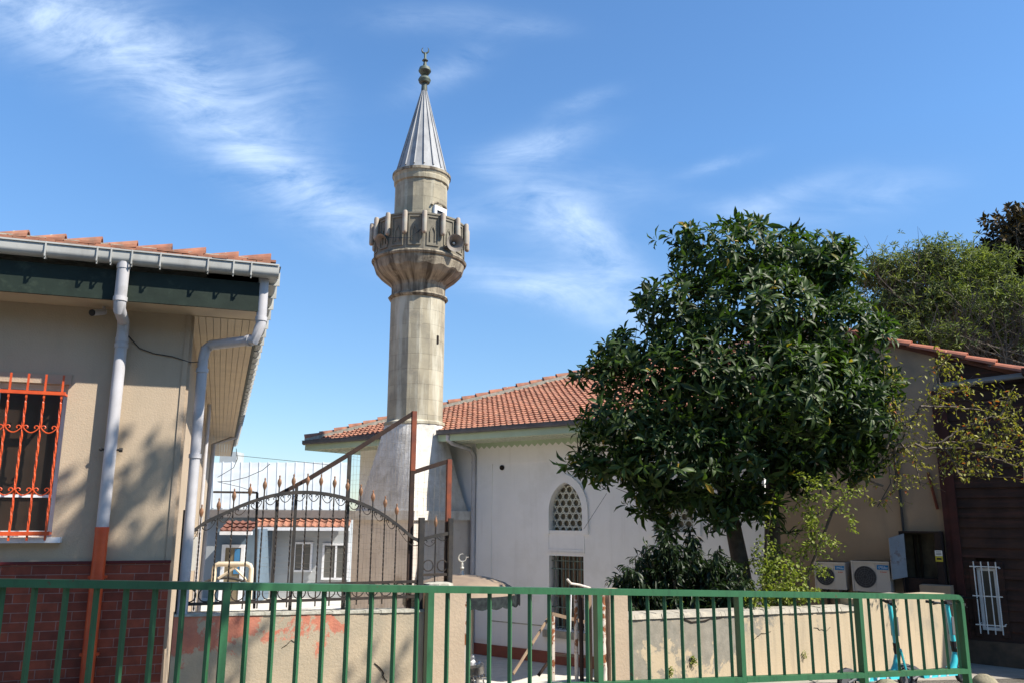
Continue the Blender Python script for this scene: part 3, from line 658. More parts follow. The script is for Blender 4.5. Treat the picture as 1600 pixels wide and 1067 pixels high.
for u in gus:
    mb = MB(); N = 34; vs = []          # twisted square bar
    for i in range(N + 1):
        z = zbr - .06 + (zt_ - zbr + .06) * i / N; tw = (i * .55 if 3 < i < N - 5 else 0)
        for k in range(4):
            a = tw + pi / 4 + k * pi / 2; vs.append(H.P(u + .011 * math.cos(a), z, gd + .011 * math.sin(a)))
    mb.add(vs, [(i * 4 + k, i * 4 + (k + 1) % 4, (i + 1) * 4 + (k + 1) % 4, (i + 1) * 4 + k) for i in range(N) for k in range(4)] + [(3, 2, 1, 0), tuple(N * 4 + k for k in range(4))])
    obj('bar', mb, M['orange_paint'], gr)
def c_scroll(fr, u0, u1, z, d, r=.0055, depth=.045, mb=None, n=14):
    mb = mb or MB(); w_ = (u1 - u0); pts = []
    for i in range(n + 1):
        t = i / n; pts.append(fr.P(u0 + w_ * (.06 + .88 * t), z - depth * math.sin(pi * t) ** .8, d))
    def curl(s, uc):
        return [fr.P(uc + s * (.17 - .02 * i) * w_ * .8 * 0 + s * w_ * (.17 * (1 - i / 12)) * math.cos(-pi * .0 - i * .52) - 0, z + w_ * (.17 * (1 - i / 12)) * math.sin(i * .52) , d) for i in range(10)]
    a = curl(-1, u0 + w_ * .23)[0:9]; b = curl(1, u1 - w_ * .23)[0:9]
    mb.tube(list(reversed(a)) + pts[1:-1] + b, r, 5); return mb
for z in (H.uz(60, 668, gd)[1], H.uz(40, 765, gd)[1]):
    for i in range(6): obj('scroll', c_scroll(H, gus[i + 1], gus[i], z, gd + .012), M['orange_paint'], gr)
# security camera
cu, cz = H.uz(158, 478, .1)
sc_ = thing('security_camera', H.P(cu, cz + .04, .1), 'small security camera hanging under the eave beside the front downpipe', 'security camera')
mb = MB(); fbox(mb, H, cu - .05, cu + .04, cz - .0, cz + .03, .02, .14); mb.tube([H.P(cu + .02, cz, .08), H.P(cu + .03, cz - .05, .1)], .014, 8); obj('bracket', mb, M['pvc'], sc_)
mb = MB(); a = H.P(cu + .03, cz - .05, .08); b = H.P(cu - .05, cz - .095, .2); mb.tube([a, b], .03, 14); obj('camera_body', mb, M['pvc'], sc_, smooth=True)
mb = MB(); mb.tube([b, b + (b - a).normalized() * .012], .031, 14); obj('lens', mb, M['rubber'], sc_, smooth=True)

# ================================================================== LEFT BOUNDARY WALL, PILLARS
zw_ = lambda px, py: FW.uz(px, py)[1]
uA = FW.uz(272, 962)[0] + .0; uB = FW.uz(668, 955)[0]; zA = zw_(280, 962); zB = zw_(660, 955)
mb = MB()
def slab_wall(mb, fr, u0, u1, z0, z1, zb, d0, d1, jag=0):
    n = 24
    for i in range(n):
        a = u0 + (u1 - u0) * i / n; b = u0 + (u1 - u0) * (i + 1) / n; za = z0 + (z1 - z0) * i / n; zc = z0 + (z1 - z0) * (i + 1) / n
        mb.hexa([fr.P(a, zb, d1), fr.P(b, zb, d1), fr.P(b, zb, d0), fr.P(a, zb, d0), fr.P(a, za, d1), fr.P(b, zc, d1), fr.P(b, zc, d0), fr.P(a, za, d0)])
slab_wall(mb, FW, uA, uB, zA, zB, COURT - .3, -.22, 0)
bw = thing('boundary_wall', FW.P((uA + uB) / 2, ground(-1.5, 8.3), 0), 'low street wall with peeling pink paint under the wrought iron fence', 'wall')
obj('wall_body', mb, M['peeling'], bw)
mb = MB(); slab_wall(mb, FW, uA, uB, zA + .016, zB + .016, min(zA, zB) - .01, -.24, .012); 
mb = MB()
for i in range(30):
    a = uA + (uB - uA) * i / 30; b = a + (uB - uA) / 30; za = zA + (zB - zA) * i / 30; zc = za + (zB - zA) / 30; j = random.uniform(-.004, .004)
    mb.hexa([FW.P(a, za - .004, .012 + j), FW.P(b, zc - .004, .012 + j), FW.P(b, zc - .004, -.23), FW.P(a, za - .004, -.23), FW.P(a, za + .018 + j, .006), FW.P(b, zc + .018 + j, .006), FW.P(b, zc + .018, -.23), FW.P(a, za + .018, -.23)])
obj('coping', mb, M['mortar'], bw)
pA = FW.uz(672, 930)[0]; pB = FW.uz(724, 930)[0]; pz = FW.uz(700, 911)[1]
zgp = ground(-.6, 9.0)
gp = thing('gate_pillar', FW.P((pA + pB) / 2, zgp, 0), 'plastered gate pillar at the end of the peeling pink wall', 'pillar')
mb = MB(); fbox(mb, FW, pA, pB, zgp - .4, pz - .05, -.3, .06); obj('shaft', mb, M['pillar'], gp)
mb = MB(); mb.lathe([(.0, 0), (.155, 0), (.165, .02), (.155, .05), (.10, .062), (0, .066)], FW.P((pA + pB) / 2 - .06, pz - .052, -.12), 9, cap=False); obj('mortar_cap', mb, M['mortar'], gp)
mb = MB(); ur = FW.uz(731, 980)[0]; mb.bar(FW.P(pB + .015, pz - .05, .03), FW.P(pB + .015, zgp - .1, .03), .035, .035); obj('hinge_bar', mb, M['rusty_white'], gp)
mb = MB(); mb.bar(FW.P(pA - .035, FW.uz(660, 930)[1], .03), FW.P(pA - .035, zgp - .2, .03), .05, .05, up=FW.u); obj('dark_post', mb, M['rust'], gp)
pC = FW.uz(947, 950)[0]; pD = FW.uz(975, 950)[0]; zgq = ground(1.4, 10)
pzr = FW.uz(960, 921)[1]
gq = thing('gate_pillar', FW.P((pC + pD) / 2, zgq, 0), 'slim worn beige gate pillar beside the rusty upright pipes', 'pillar')
mb = MB(); fbox(mb, FW, pC + .02, pD + .02, zgq - .4, pzr, -.25, .05); obj('shaft', mb, M['pillar'], gq)
mb = MB(); ux = FW.uz(938, 950)[0]; n = 20; mb.tube([FW.P(ux + .012 * math.sin(i * .9) * (i > 12), pzr - (pzr - zgq) * i / n, .05) for i in range(n + 1)], [.03 + .004 * math.sin(i * 2.3) for i in range(n + 1)], 9)
fbox(mb, FW, ux - .06, ux - .035, zgq, pzr, -.05, .0); fbox(mb, FW, ux + .035, ux + .055, zgq, pzr, -.05, 0); obj('hinge_pipe', mb, M['rusty_white'], gq, smooth=True)
# threshold slab
mb = MB(); fbox(mb, FW, pB + .03, pC + .02, zgp - .5, ground(.2, 9.3) + .012, -.45, .25)
obj('doorstep', mb, material('worn_white_stone', (.55, .52, .45), (.45, .42, .36), 8, .8), label='worn white stone doorstep across the gate opening', cat='doorstep')

# ---- wrought iron fence on the wall
gx = lambda px, py: FW.uz(px, py, -.1)
ironf = thing('wrought_iron_fence', FW.P((uA + uB) / 2, zB, -.1), 'black wrought iron fence with arched top rail and copper spear tips on the pink wall', 'iron fence')
def post_(px, ytop, ybot, parent, wd=.05, mat='iron_grey'):
    u, z = gx(px, (ytop + ybot) / 2); mb = MB(); mb.bar(FW.P(u, gx(px, ybot)[1], -.1), FW.P(u, gx(px, ytop)[1], -.1), wd, wd, up=FW.u); obj('post', mb, M[mat], parent); return u
uL = gx(281, 900)[0] + .02
mb = MB(); mb.bar(FW.P(uL, zA, -.1), FW.P(uL, gx(289, 796)[1], -.1), .075, .05, up=FW.n); obj('post', mb, M['iron_grey'], ironf)
uR = gx(657, 880)[0]; mb = MB(); mb.bar(FW.P(uR, zB - .1, -.1), FW.P(uR, gx(659, 808)[1], -.1), .055, .06, up=FW.n); obj('post', mb, M['iron_grey'], ironf)
uR2 = gx(703, 880)[0]; mb = MB(); mb.bar(FW.P(uR2, zB - .1, -.1), FW.P(uR2, gx(704, 809)[1], -.1), .045, .05, up=FW.n); obj('post', mb, M['iron_grey'], ironf)
arch_px = [(290, 836), (320, 816), (347, 803), (380, 788), (420, 775), (460, 769), (500, 770), (540, 778), (580, 793), (615, 815), (655, 845)]
arch = [gx(*p) for p in arch_px]
def zarch(u):
    for i in range(len(arch) - 1):
        if arch[i][0] <= u <= arch[i + 1][0]:
            t = (u - arch[i][0]) / (arch[i + 1][0] - arch[i][0])
            p0 = arch[max(i - 1, 0)][1]; p1 = arch[i][1]; p2 = arch[i + 1][1]; p3 = arch[min(i + 2, len(arch) - 1)][1]
            return .5 * (2 * p1 + (p2 - p0) * t + (2 * p0 - 5 * p1 + 4 * p2 - p3) * t * t + (3 * p1 - p0 - 3 * p2 + p3) * t ** 3)
    return arch[0][1] if u < arch[0][0] else arch[-1][1]
def arch_rail(parent, u0, u1, zf, wd=.035, ht=.035):
    mb = MB(); n = 30; vs = []
    for i in range(n + 1):
        u = u0 + (u1 - u0) * i / n; z = zf(u)
        vs += [FW.P(u, z - ht / 2, -.1 + wd / 2), FW.P(u, z - ht / 2, -.1 - wd / 2), FW.P(u, z + ht / 2, -.1 - wd / 2), FW.P(u, z + ht / 2, -.1 + wd / 2)]
    mb.add(vs, [(i * 4 + k, i * 4 + (k + 1) % 4, (i + 1) * 4 + (k + 1) % 4, (i + 1) * 4 + k) for i in range(n) for k in range(4)] + [(3, 2, 1, 0), tuple(n * 4 + k for k in range(4))])
    obj('arched_rail', mb, M['iron_grey'], parent)
arch_rail(ironf, uL, uR, zarch)
z2f = lambda u: gx(662, 843)[1] + (gx(700, 832)[1] - gx(662, 843)[1]) * min(1, max(0, (u - uR) / (uR2 - uR)))  ** .7
arch_rail(ironf, uR + .02, uR2 - .02, z2f)
zbr_ = gx(450, 938)[1]; zbr2 = gx(450, 932)[1]
for (a, b, z) in ((uL, uR, zbr_), (uL, uR, gx(450, 913)[1] + .0), (uR + .02, uR2, gx(680, 897)[1])):
    mb = MB(); mb.bar(FW.P(a, z, -.1), FW.P(b, z, -.1), .028, .026); obj('bottom_rail', mb, M['iron'], ironf)
tips = [(315, 797), (342, 787), (366, 772), (391, 764), (414, 755), (437, 751), (459, 749), (481, 748), (502, 749), (523, 752), (543, 757), (564, 765), (583, 774), (602, 783), (620, 795)]
ub = []
for (px, py) in tips:
    u, zt = gx(px, py); ub.append(u)
    mb = MB(); z0 = zbr_ - .06; z1 = zt; N = 40; vs = []
    za = zarch(u)
    for i in range(N + 1):
        z = z0 + (z1 - z0) * i / N; tw = i * .9 if za - .75 < z < za - .05 else 0
        for k in range(4):
            a = tw + pi / 4 + k * pi / 2; vs.append(FW.P(u + .0085 * math.cos(a), z, -.1 + .0085 * math.sin(a)))
    mb.add(vs, [(i * 4 + k, i * 4 + (k + 1) % 4, (i + 1) * 4 + (k + 1) % 4, (i + 1) * 4 + k) for i in range(N) for k in range(4)])
    b = obj('bar', mb, M['iron'], ironf)
    mb = MB(); mb.lathe([(.003, -.04), (.007, -.035), (.012, -.02), (.022, .01), (.019, .035), (.008, .055), (.006, .068), (.010, .074), (.002, .09)], FW.P(u, zt - .03, -.1), 8, mat=Matrix.Diagonal((1, .6, 1)).to_4x4()); obj('spear_tip', mb, M['copper_tip'], b, smooth=True)
u, zt = gx(681, 815); mb = MB(); mb.bar(FW.P(u, gx(680, 915)[1], -.1), FW.P(u, zt, -.1), .014, .014); b = obj('bar', mb, M['iron'], ironf)
mb = MB(); mb.lathe([(.003, -.04), (.012, -.02), (.020, .01), (.017, .035), (.006, .068), (.002, .09)], FW.P(u, zt - .02, -.1), 8); obj('spear_tip', mb, M['copper_tip'], b, smooth=True)
us = [uL] + ub + [uR]
for i in range(len(us) - 1):
    a, b = us[i], us[i + 1]; z = (zarch(a + .02) + zarch(b - .02)) / 2 - .03
    sl_ = (zarch(b) - zarch(a)) / (b - a); mb = c_scroll(FW, a + .01, b - .01, 0, -.1, r=.0045, depth=.05)
    mb.v = [(x, y, zz + zarch(max(a, min(b, (Vector((x, y, 0)) - FW.o).dot(FW.u)))) - .035) for x, y, zz in mb.v]
    obj('scroll', mb, M['iron'], ironf)
obj('scroll', c_scroll(FW, uR + .02, (uR + uR2) / 2, z2f(uR + .1) - .05, -.1, r=.0045), M['iron'], ironf); obj('scroll', c_scroll(FW, (uR + uR2) / 2, uR2 - .01, z2f(uR2) - .035, -.1, r=.0045), M['iron'], ironf)
rzc = gx(450, 925)[1]; rr_ = (gx(450, 913)[1] - zbr_) / 2 - .014
n = int((uR - uL) / (2.35 * rr_))
for i in range(n):
    u = uL + (uR - uL) * (i + .5) / n; mb = MB(); mb.tube(arc(FW.P(u, rzc, -.1), rr_, 0, 2 * pi, 14, FW.u, (0, 0, 1)), .006, 5, cap=False); obj('ring', mb, M['iron'], ironf)
for px in (669, 691):
    u, z = gx(px, 883); mb = MB(); mb.tube(arc(FW.P(u, z, -.1), .055, 0, 2 * pi, 20, FW.u, (0, 0, 1)), .007, 5, cap=False); obj('ring', mb, M['iron'], ironf)

# ---- rusty net frame standing behind
nx = lambda px, py: FW.pt(px, py, -.17)
netf = thing('net_frame', FW.P(gx(648, 900)[0], zB, -.17), 'tall rusty steel frame carrying wire netting in front of the minaret', 'net frame')
def npost(px, y0, y1, mat, wd=.045, name='post'):
    u, z = FW.uz(px, (y0 + y1) / 2, -.17); a = FW.P(u, FW.uz(px, y0, -.17)[1], -.17); b = FW.P(u, FW.uz(px, y1, -.17)[1], -.17)
    mb = MB(); mb.bar(a, b, wd, wd, up=FW.u); obj(name, mb, M[mat], netf); return u
npost(646, 642, 735, 'orange_rust', .05); npost(641, 735, 950, 'rust', .045); npost(701, 717, 815, 'orange_rust', .05); npost(698, 815, 950, 'rust', .045)
npost(541, 710, 955, 'iron_grey', .035); npost(458, 760, 955, 'iron_grey', .028); npost(428, 780, 955, 'iron_grey', .028)
mb = MB(); mb.bar(nx(646, 645), nx(541, 712), .03, .045); mb.bar(nx(541, 712), nx(483, 747), .03, .045); mb.bar(nx(483, 747), nx(432, 774), .03, .04); obj('sloping_bar', mb, M['rust'], netf)
mb = MB(); mb.bar(nx(643, 738), nx(703, 719), .03, .045); obj('sloping_bar', mb, M['rust'], netf)
mb = MB(); mb.bar(nx(333, 768), nx(402, 769), .02, .02); mb.bar(nx(402, 769), nx(397, 950), .02, .02); obj('thin_frame', mb, M['iron'], netf)
mb = MB()
top_px = [(432, 776), (483, 748), (541, 713), (646, 648)]
def topline(u):
    pts = [FW.uz(x, y, -.17) for x, y in top_px]
    for i in range(3):
        if pts[i][0] <= u <= pts[i + 1][0]: t = (u - pts[i][0]) / (pts[i + 1][0] - pts[i][0]); return pts[i][1] * (1 - t) + pts[i + 1][1] * t
    return pts[0][1]
ua, ubb = FW.uz(541, 760, -.17)[0], FW.uz(645, 760, -.17)[0]; uc = FW.uz(701, 780, -.17)[0]; ul0 = FW.uz(397, 900, -.17)[0]
z_low = FW.uz(600, 953, -.17)[1]
def wire(pts, r=.0014): mb.tube(pts, r, 3, cap=False)
u = ua
while u < ubb:
    zt = topline(u) - .01; wire([FW.P(u + .004 * math.sin(k + u * 40), z_low + (zt - z_low) * k / 6, -.17 + .01 * math.sin(k * 2 + u * 9)) for k in range(7)]); u += .034
u = ubb
while u < uc:
    t = (u - ubb) / (uc - ubb); zt = FW.uz(645, 738, -.17)[1] * (1 - t) + FW.uz(701, 720, -.17)[1] * t; wire([FW.P(u + .004 * math.sin(k + u * 40), z_low + (zt - z_low) * k / 5, -.17 + .006 * math.sin(k * 2 + u * 9)) for k in range(6)]); u += .06
z = z_low; k = 0
while z < FW.uz(640, 655, -.17)[1]:
    s_ = ul0 if z < FW.uz(450, 830, -.17)[1] else ua
    pts = []
    nn_ = 26
    for i in range(nn_ + 1):
        uu = s_ + (uc - s_) * i / nn_; zz = z + .018 * math.sin(uu * 3.1 + k * 1.7) + .008 * math.sin(uu * 17 + k)
        lim = topline(uu) if uu < ubb else (FW.uz(645, 738, -.17)[1] + .0)
        if zz < lim: pts.append(FW.P(uu, zz, -.17 + .01 * math.sin(uu * 7 + k)))
    if len(pts) > 1: wire(pts, .0010)
    z += .062; k += 1
obj('wire_netting', mb, M['net'], netf)

# ================================================================== LOW WALL (right)
lw0 = Vector((1.45, 10.0, 0)); LW = Fr(1.45, 10.0, math.atan2(.854, .52))
l0 = LW.uz(976, 961)[0]; l1 = LW.uz(1300, 946)[0]; l2 = LW.uz(1338, 945)[0]; l3 = LW.uz(1476, 940)[0]
zl0 = LW.uz(976, 968)[1]; zl1 = LW.uz(1300, 955)[1]
lwall = thing('low_wall', LW.P((l0 + l3) / 2, ground(4, 11.6), 0), 'low beige plastered street wall with a rough concrete coping, stepping up at its right end', 'wall')
mb = MB(); n = 40
for i in range(n):
    a = l0 + (l2 - l0) * i / n; b = l0 + (l2 - l0) * (i + 1) / n; f = lambda q: zl0 + (zl1 - zl0) * (q - l0) / (l1 - l0)
    mb.hexa([LW.P(a, COURT - 1, 0), LW.P(b, COURT - 1, 0), LW.P(b, COURT - 1, -.22), LW.P(a, COURT - 1, -.22), LW.P(a, f(a), 0), LW.P(b, f(b), 0), LW.P(b, f(b), -.22), LW.P(a, f(a), -.22)])
obj('wall_body', mb, M['low_wall'], lwall)
mb = MB(); n = 60
for i in range(n):
    a = l0 + (l2 - l0) * i / n; b = l0 + (l2 - l0) * (i + 1) / n; j = random.uniform(-.006, .006); j2 = random.uniform(-.004, .006)
    mb.hexa([LW.P(a, f(a) + .002, .022 + j), LW.P(b, f(b) + .002, .022 + j), LW.P(b, f(b) + .002, -.24), LW.P(a, f(a) + .002, -.24), LW.P(a, f(a) + .055 + j2, .0 + j), LW.P(b, f(b) + .055 + j2, .0 + j), LW.P(b, f(b) + .07, -.22), LW.P(a, f(a) + .07, -.22)])
obj('coping', mb, M['concrete'], lwall)
mb = MB(); zs = LW.uz(1400, 931)[1]; fbox(mb, LW, l2, l3, COURT - 1.4, zs, -.26, .03); obj('raised_section', mb, M['low_wall'], lwall)
mb = MB(); fbox(mb, LW, l2 + .2, l2 + 1.1, zs, zs + .03, -.24, .0); obj('rubble_top', mb, M['concrete'], lwall)
# weeds rooted in the wall face
def weed(px, py, n, ln, label, fr=LW, d=.02, mat='vine'):
    p = fr.pt(px, py, d); C = np.tile(np.array(p), (n, 1)) + RNG.normal(0, ln * .6, (n, 3)) * np.array([1, .4, 1.3]); D = RNG.normal(0, 1, (n, 3)) + np.array([0, -.6, .3])
    leaves_mesh('weed', C, D, ln, ln * .5, M[mat], simple=True, label=label, cat='weed')
weed(1084, 1031, 90, .035, 'tall weed growing out of a crack in the low wall left of the fence post')
weed(1048, 1048, 60, .03, 'small weed at the foot of the low wall')
weed(1257, 1022, 40, .03, 'tiny sprig in the low wall behind the middle railing panel')

# ================================================================== MOSQUE
MU = Vector((.806, -.592, 0)); MAZ = math.atan2(.806, -.592)
FMq = Fr(1.09, 17.0, MAZ)
um = lambda px, py, d=0: FMq.uz(px, py, d)
mcL = um(561, 760)[0]; mcR = um(1197, 800)[0]
OV = .95
zsf = um(850, 686)[1]; zev = um(850, 672, OV)[1]
mosq = thing('mosque', FMq.P(0, COURT, -5), 'whitewashed mosque building with tiled hipped roof and green eaves behind the tree', 'mosque')
a0, a1 = um(858, 900)[0], um(912, 900)[0]; az0, az1 = um(885, 985)[1], um(885, 868)[1]
b0, b1 = um(859, 800)[0], um(911, 800)[0]; bz0, bz1 = um(885, 829)[1], um(885, 753)[1]
off = um(1053, 800)[0] - um(885, 800)[0]
W2 = [(a0 + off, a1 + off, az0, az1), (b0 + off, b1 + off, bz0, bz1)]
mb = MB(); wall_with_holes(mb, FMq, mcL, mcR, COURT, zsf, [(a0, a1, az0, az1), (b0, b1, bz0, bz1)] + W2, -.35, 0)
# spandrels closing the rectangular hole to a pointed arch
def arch_pts(u0, u1, z0, z1, n=12):
    hw = (u1 - u0) / 2; uc = (u0 + u1) / 2; hs = z0 + (z1 - z0) * .38; pts = []
    for i in range(n + 1):
        t = i / n; x = hw * (1 - t ** 1.0); z = hs + (z1 - hs) * (1 - (1 - t) ** 2.2) ** .8 if t < 1 else z1
        x = hw * math.cos(t * pi / 2) ** .9; z = hs + (z1 - hs) * (math.sin(t * pi / 2) * .86 + .14 * t ** 3)
        pts.append((x, z))
    right = [(uc + x, z) for x, z in pts]; left = [(uc - x, z) for x, z in reversed(pts[:-1])]
    return [(u1, z0)] + right + left + [(u0, z0)]
for (h0, h1, q0, q1) in ((b0, b1, bz0, bz1), W2[1]):
    ap = arch_pts(h0, h1, q0, q1); uc = (h0 + h1) / 2; k = len(ap) // 2
    for half, cu_ in ((ap[1:k + 1], h1), (ap[k:-1], h0)):
        for i in range(len(half) - 1):
            (x0, y0), (x1, y1) = half[i], half[i + 1]
            for d in (.0, ):
                if cu_ == h1: loop = [FMq.P(x0, y0, 0), FMq.P(h1, y0, 0), FMq.P(h1, y1, 0), FMq.P(x1, y1, 0)]
                else: loop = [FMq.P(h0, y0, 0), FMq.P(x0, y0, 0), FMq.P(x1, y1, 0), FMq.P(h0, y1, 0)]
                mb.prism(loop, FMq.n * -.349)
mb.hexa([FMq.P(mcL, COURT, -.35), FMq.P(mcL + .35, COURT, -.35), FMq.P(mcL + .35, COURT, -10), FMq.P(mcL, COURT, -10), FMq.P(mcL, zsf, -.35), FMq.P(mcL + .35, zsf, -.35), FMq.P(mcL + .35, zsf, -10), FMq.P(mcL, zsf, -10)])
fbox(mb, FMq, mcL, mcR, COURT, zsf, -10.3, -10.0)
obj('wall', mb, M['white_wall'], mosq)
mb = MB(); fbox(mb, FMq, mcL + .4, mcR, COURT, zsf, -1.6, -1.5); obj('dark_room', mb, M['void'], mosq)
# raised margins: recess panel left, plinth, string line
mb = MB(); ru = um(769, 800)[0]; rz1 = um(800, 723)[1]; 
fbox(mb, FMq, um(745, 800)[0], ru, COURT + .3, zsf, .0, .022); fbox(mb, FMq, ru, mcR, rz1, zsf, .0, .022)
obj('raised_margin', mb, M['white_wall'], mosq)
mb = MB(); zp = um(800, 1018)[1]; fbox(mb, FMq, um(733, 1000)[0], mcR, COURT, um(800, 1010)[1], 0, .05); obj('plinth', mb, M['red_plinth'], mosq)
mb = MB(); fbox(mb, FMq, um(765, 970)[0], a0 - .1, um(800, 973)[1], um(800, 973)[1] + .02, 0, .008); obj('crack_line', mb, M['mortar'], mosq)
mb = MB(); c = FMq.P(*um(785, 730), .02); pu, pz_ = um(785, 730); mb.tube([FMq.P(pu, pz_, .0), FMq.P(pu, pz_, .03)], .055, 12); obj('vent_pipe', mb, M['void'], mosq)
# windows
def arched_window(u0, u1, z0, z1):
    mb = MB(); outer = arch_pts(u0 - .13, u1 + .13, z0 - .06, z1 + .17); inner = arch_pts(u0, u1, z0 - .0, z1); n = len(outer)
    inner[0] = (inner[0][0], outer[0][1]); inner[-1] = (inner[-1][0], outer[-1][1])
    for i in range(n - 1):
        o0, o1, i0, i1 = outer[i], outer[i + 1], inner[i], inner[i + 1]
        mb.hexa([FMq.P(*i0, .045), FMq.P(*o0, .045), FMq.P(*o0, 0.001), FMq.P(*i0, 0.001), FMq.P(*i1, .045), FMq.P(*o1, .045), FMq.P(*o1, 0.001), FMq.P(*i1, 0.001)])
    w_ = obj('arched_window', mb, M['white_wall'], mosq)
    # pierced lattice: ring around each hole
    mb = MB(); mbp = MB(); s = .155; r_ = .062; zi = z0 + .03; row = 0
    ap = arch_pts(u0 + .005, u1 - .005, z0, z1)
    def half_w(z):
        best = 0; uc = (u0 + u1) / 2
        for (x, y), (x2, y2) in zip(ap[:len(ap) // 2], ap[1:len(ap) // 2 + 1]):
            if min(y, y2) <= z <= max(y, y2): t = 0 if y2 == y else (z - y) / (y2 - y); best = max(best, x + (x2 - x) * t - uc)
        return best
    uc = (u0 + u1) / 2
    hx = s / math.sqrt(3)
    z = z0 + s * .1
    while z < z1 + s:
        k = -6
        while k < 7:
            cu_ = uc + (k + (row % 2) * .5) * s; c = (cu_, z)
            if abs(cu_ - uc) < half_w(min(max(z, z0), z1)) + s * .35 and z < z1 + .02:
                vs = []; N = 24
                for i in range(N):
                    a = 2 * pi * i / N + pi / 6; hr = (s / 2) / math.cos(((a - 0) % (pi / 3)) - pi / 6)
                    for rad, dd in ((r_, -.12), (hr * 1.01, -.12), (r_, -.16)):
                        pu_ = cu_ + rad * math.cos(a); pz2 = z + rad * math.sin(a); pz2 = min(max(pz2, z0), z1); hw = half_w(pz2); pu_ = min(max(pu_, uc - hw), uc + hw)
                        vs.append(FMq.P(pu_, pz2, dd))
                mb.add(vs, [((i * 3), (i * 3 + 1), ((i + 1) % N) * 3 + 1, ((i + 1) % N) * 3) for i in range(N)] + [((i * 3), ((i + 1) % N) * 3, ((i + 1) % N) * 3 + 2, i * 3 + 2) for i in range(N)])
            k += 1
        z += s * math.sqrt(3) / 2; row += 1
    obj('lattice', mb, M['lattice'], w_)
    mb = MB(); fbox(mb, FMq, u0 - .0, u1 + .0, z0, z1, -.2, -.19); obj('pane', mb, M['bronze_pane'], w_)
    mb = MB(); fbox(mb, FMq, u0, u1, z0 - .04, z0 + .01, -.3, .02); obj('sill', mb, M['white_wall'], w_)
arched_window(b0, b1, bz0, bz1); arched_window(*W2[1])
def lower_window(u0, u1, z0, z1):
    mb = MB(); fbox(mb, FMq, u0 - .02, u1 + .0, um(885, 862)[1], um(885, 858)[1], 0, .02)
    zt2, zb2 = um(885, 836)[1], um(885, 861)[1]
    fbox(mb, FMq, u0 - .03, u0 - .0, zb2, zt2, 0, .012); fbox(mb, FMq, u1, u1 + .03, zb2, zt2, 0, .012); fbox(mb, FMq, u0 - .03, u1 + .03, zb2 - .03, zb2, 0, .02)
    w_ = obj('lower_window', mb, M['white_wall'], mosq)
    mb = MB(); fbox(mb, FMq, u0, u1, z0, z1, -.31, -.30); obj('pane', mb, M['dark_glass'], w_)
    mb = MB()
    for i in range(1, 6): u = u0 + (u1 - u0) * (i + .3) / 6.2; fbox(mb, FMq, u - .02, u + .02, z0, z1, -.295, -.27, 0)
    for i in (0,): fbox(mb, FMq, u0, u1, z0 + (z1 - z0) * .42, z0 + (z1 - z0) * .45, -.298, -.265)
    obj('frame', mb, M['timber'], w_)
    mb = MB()
    for i in range(9): u = u0 + .06 + (u1 - u0 - .08) * i / 8; mb.tube([FMq.P(u, z0, -.1), FMq.P(u, z1, -.1)], .011, 6)
    for i in range(5):
        zz = z0 + (z1 - z0) * (.04, .3, .55, .82, .93)[i]; mb.tube([FMq.P(u0, zz, -.1), FMq.P(u1, zz, -.1)], .012, 6)
    obj('iron_bars', mb, material('grey_green_iron', (.16, .22, .19), (.10, .12, .11), 9, .6), w_)
    mb = MB(); fbox(mb, FMq, u0 - .12, u1 + .1, z0 - .14, z0 - .01, -.1, .07); obj('sill', mb, M['concrete'], w_)
lower_window(a0, a1, az0, az1); lower_window(*W2[0])
# eaves, soffit, trim
mb = MB(); eL = mcL - OV; eR = mcR
fbox(mb, FMq, eL + .02, eR, zsf, zsf + .03, -10, OV - .03); obj('soffit', mb, M['pale_green'], mosq)
mb = MB()
for dd in range(6): fbox(mb, FMq, eL + .2, eR - .2, zsf - .008, zsf, .1 + dd * .14, .118 + dd * .14)
for i in range(75):
    u = eL + .22 + i * .18
    if u < eR - .4: mb.hexa([FMq.P(u, zsf - .014, .1), FMq.P(u + .018, zsf - .014, .1), FMq.P(u + .16, zsf - .014, .82), FMq.P(u + .142, zsf - .014, .82), FMq.P(u, zsf - .002, .1), FMq.P(u + .018, zsf - .002, .1), FMq.P(u + .16, zsf - .002, .82), FMq.P(u + .142, zsf - .002, .82)])
obj('soffit_lattice', mb, M['lattice'], mosq)
mb = MB(); u = um(745, 700)[0]; 
while u < eR - .15:
    mb.prism([FMq.P(u, zsf, .03), FMq.P(u + .15, zsf, .03), FMq.P(u + .15, zsf - .07, .03), FMq.P(u + .075, zsf - .13, .03), FMq.P(u, zsf - .07, .03)], FMq.n * -.006); u += .15
obj('scalloped_trim', mb, M['pale_green'], mosq)
mb = MB(); fbox(mb, FMq, eL, eR, zsf - .01, zsf + .13, OV - .03, OV); fbox(mb, FMq, eL, eL + .03, zsf - .01, zsf + .13, -10, OV - .03); obj('fascia', mb, M['pale_green'], mosq)
mb = MB(); ge = zsf + .16
gutter(mb, FMq.P(eL, ge, OV + .05), FMq.P(um(601, 684, OV)[0], ge, OV + .05), FMq.n, .1, .1); gutter(mb, FMq.P(um(686, 676, OV)[0], ge, OV + .05), FMq.P(eR, ge, OV + .05), FMq.n, .1, .1); gutter(mb, FMq.P(eL - .05, ge, OV), FMq.P(eL - .05, ge, -10), -FMq.u, .1, .1)
obj('gutter', mb, material('dark_grey_gutter', (.12, .12, .125), (.08, .08, .085), 4, .5), mosq, smooth=True)
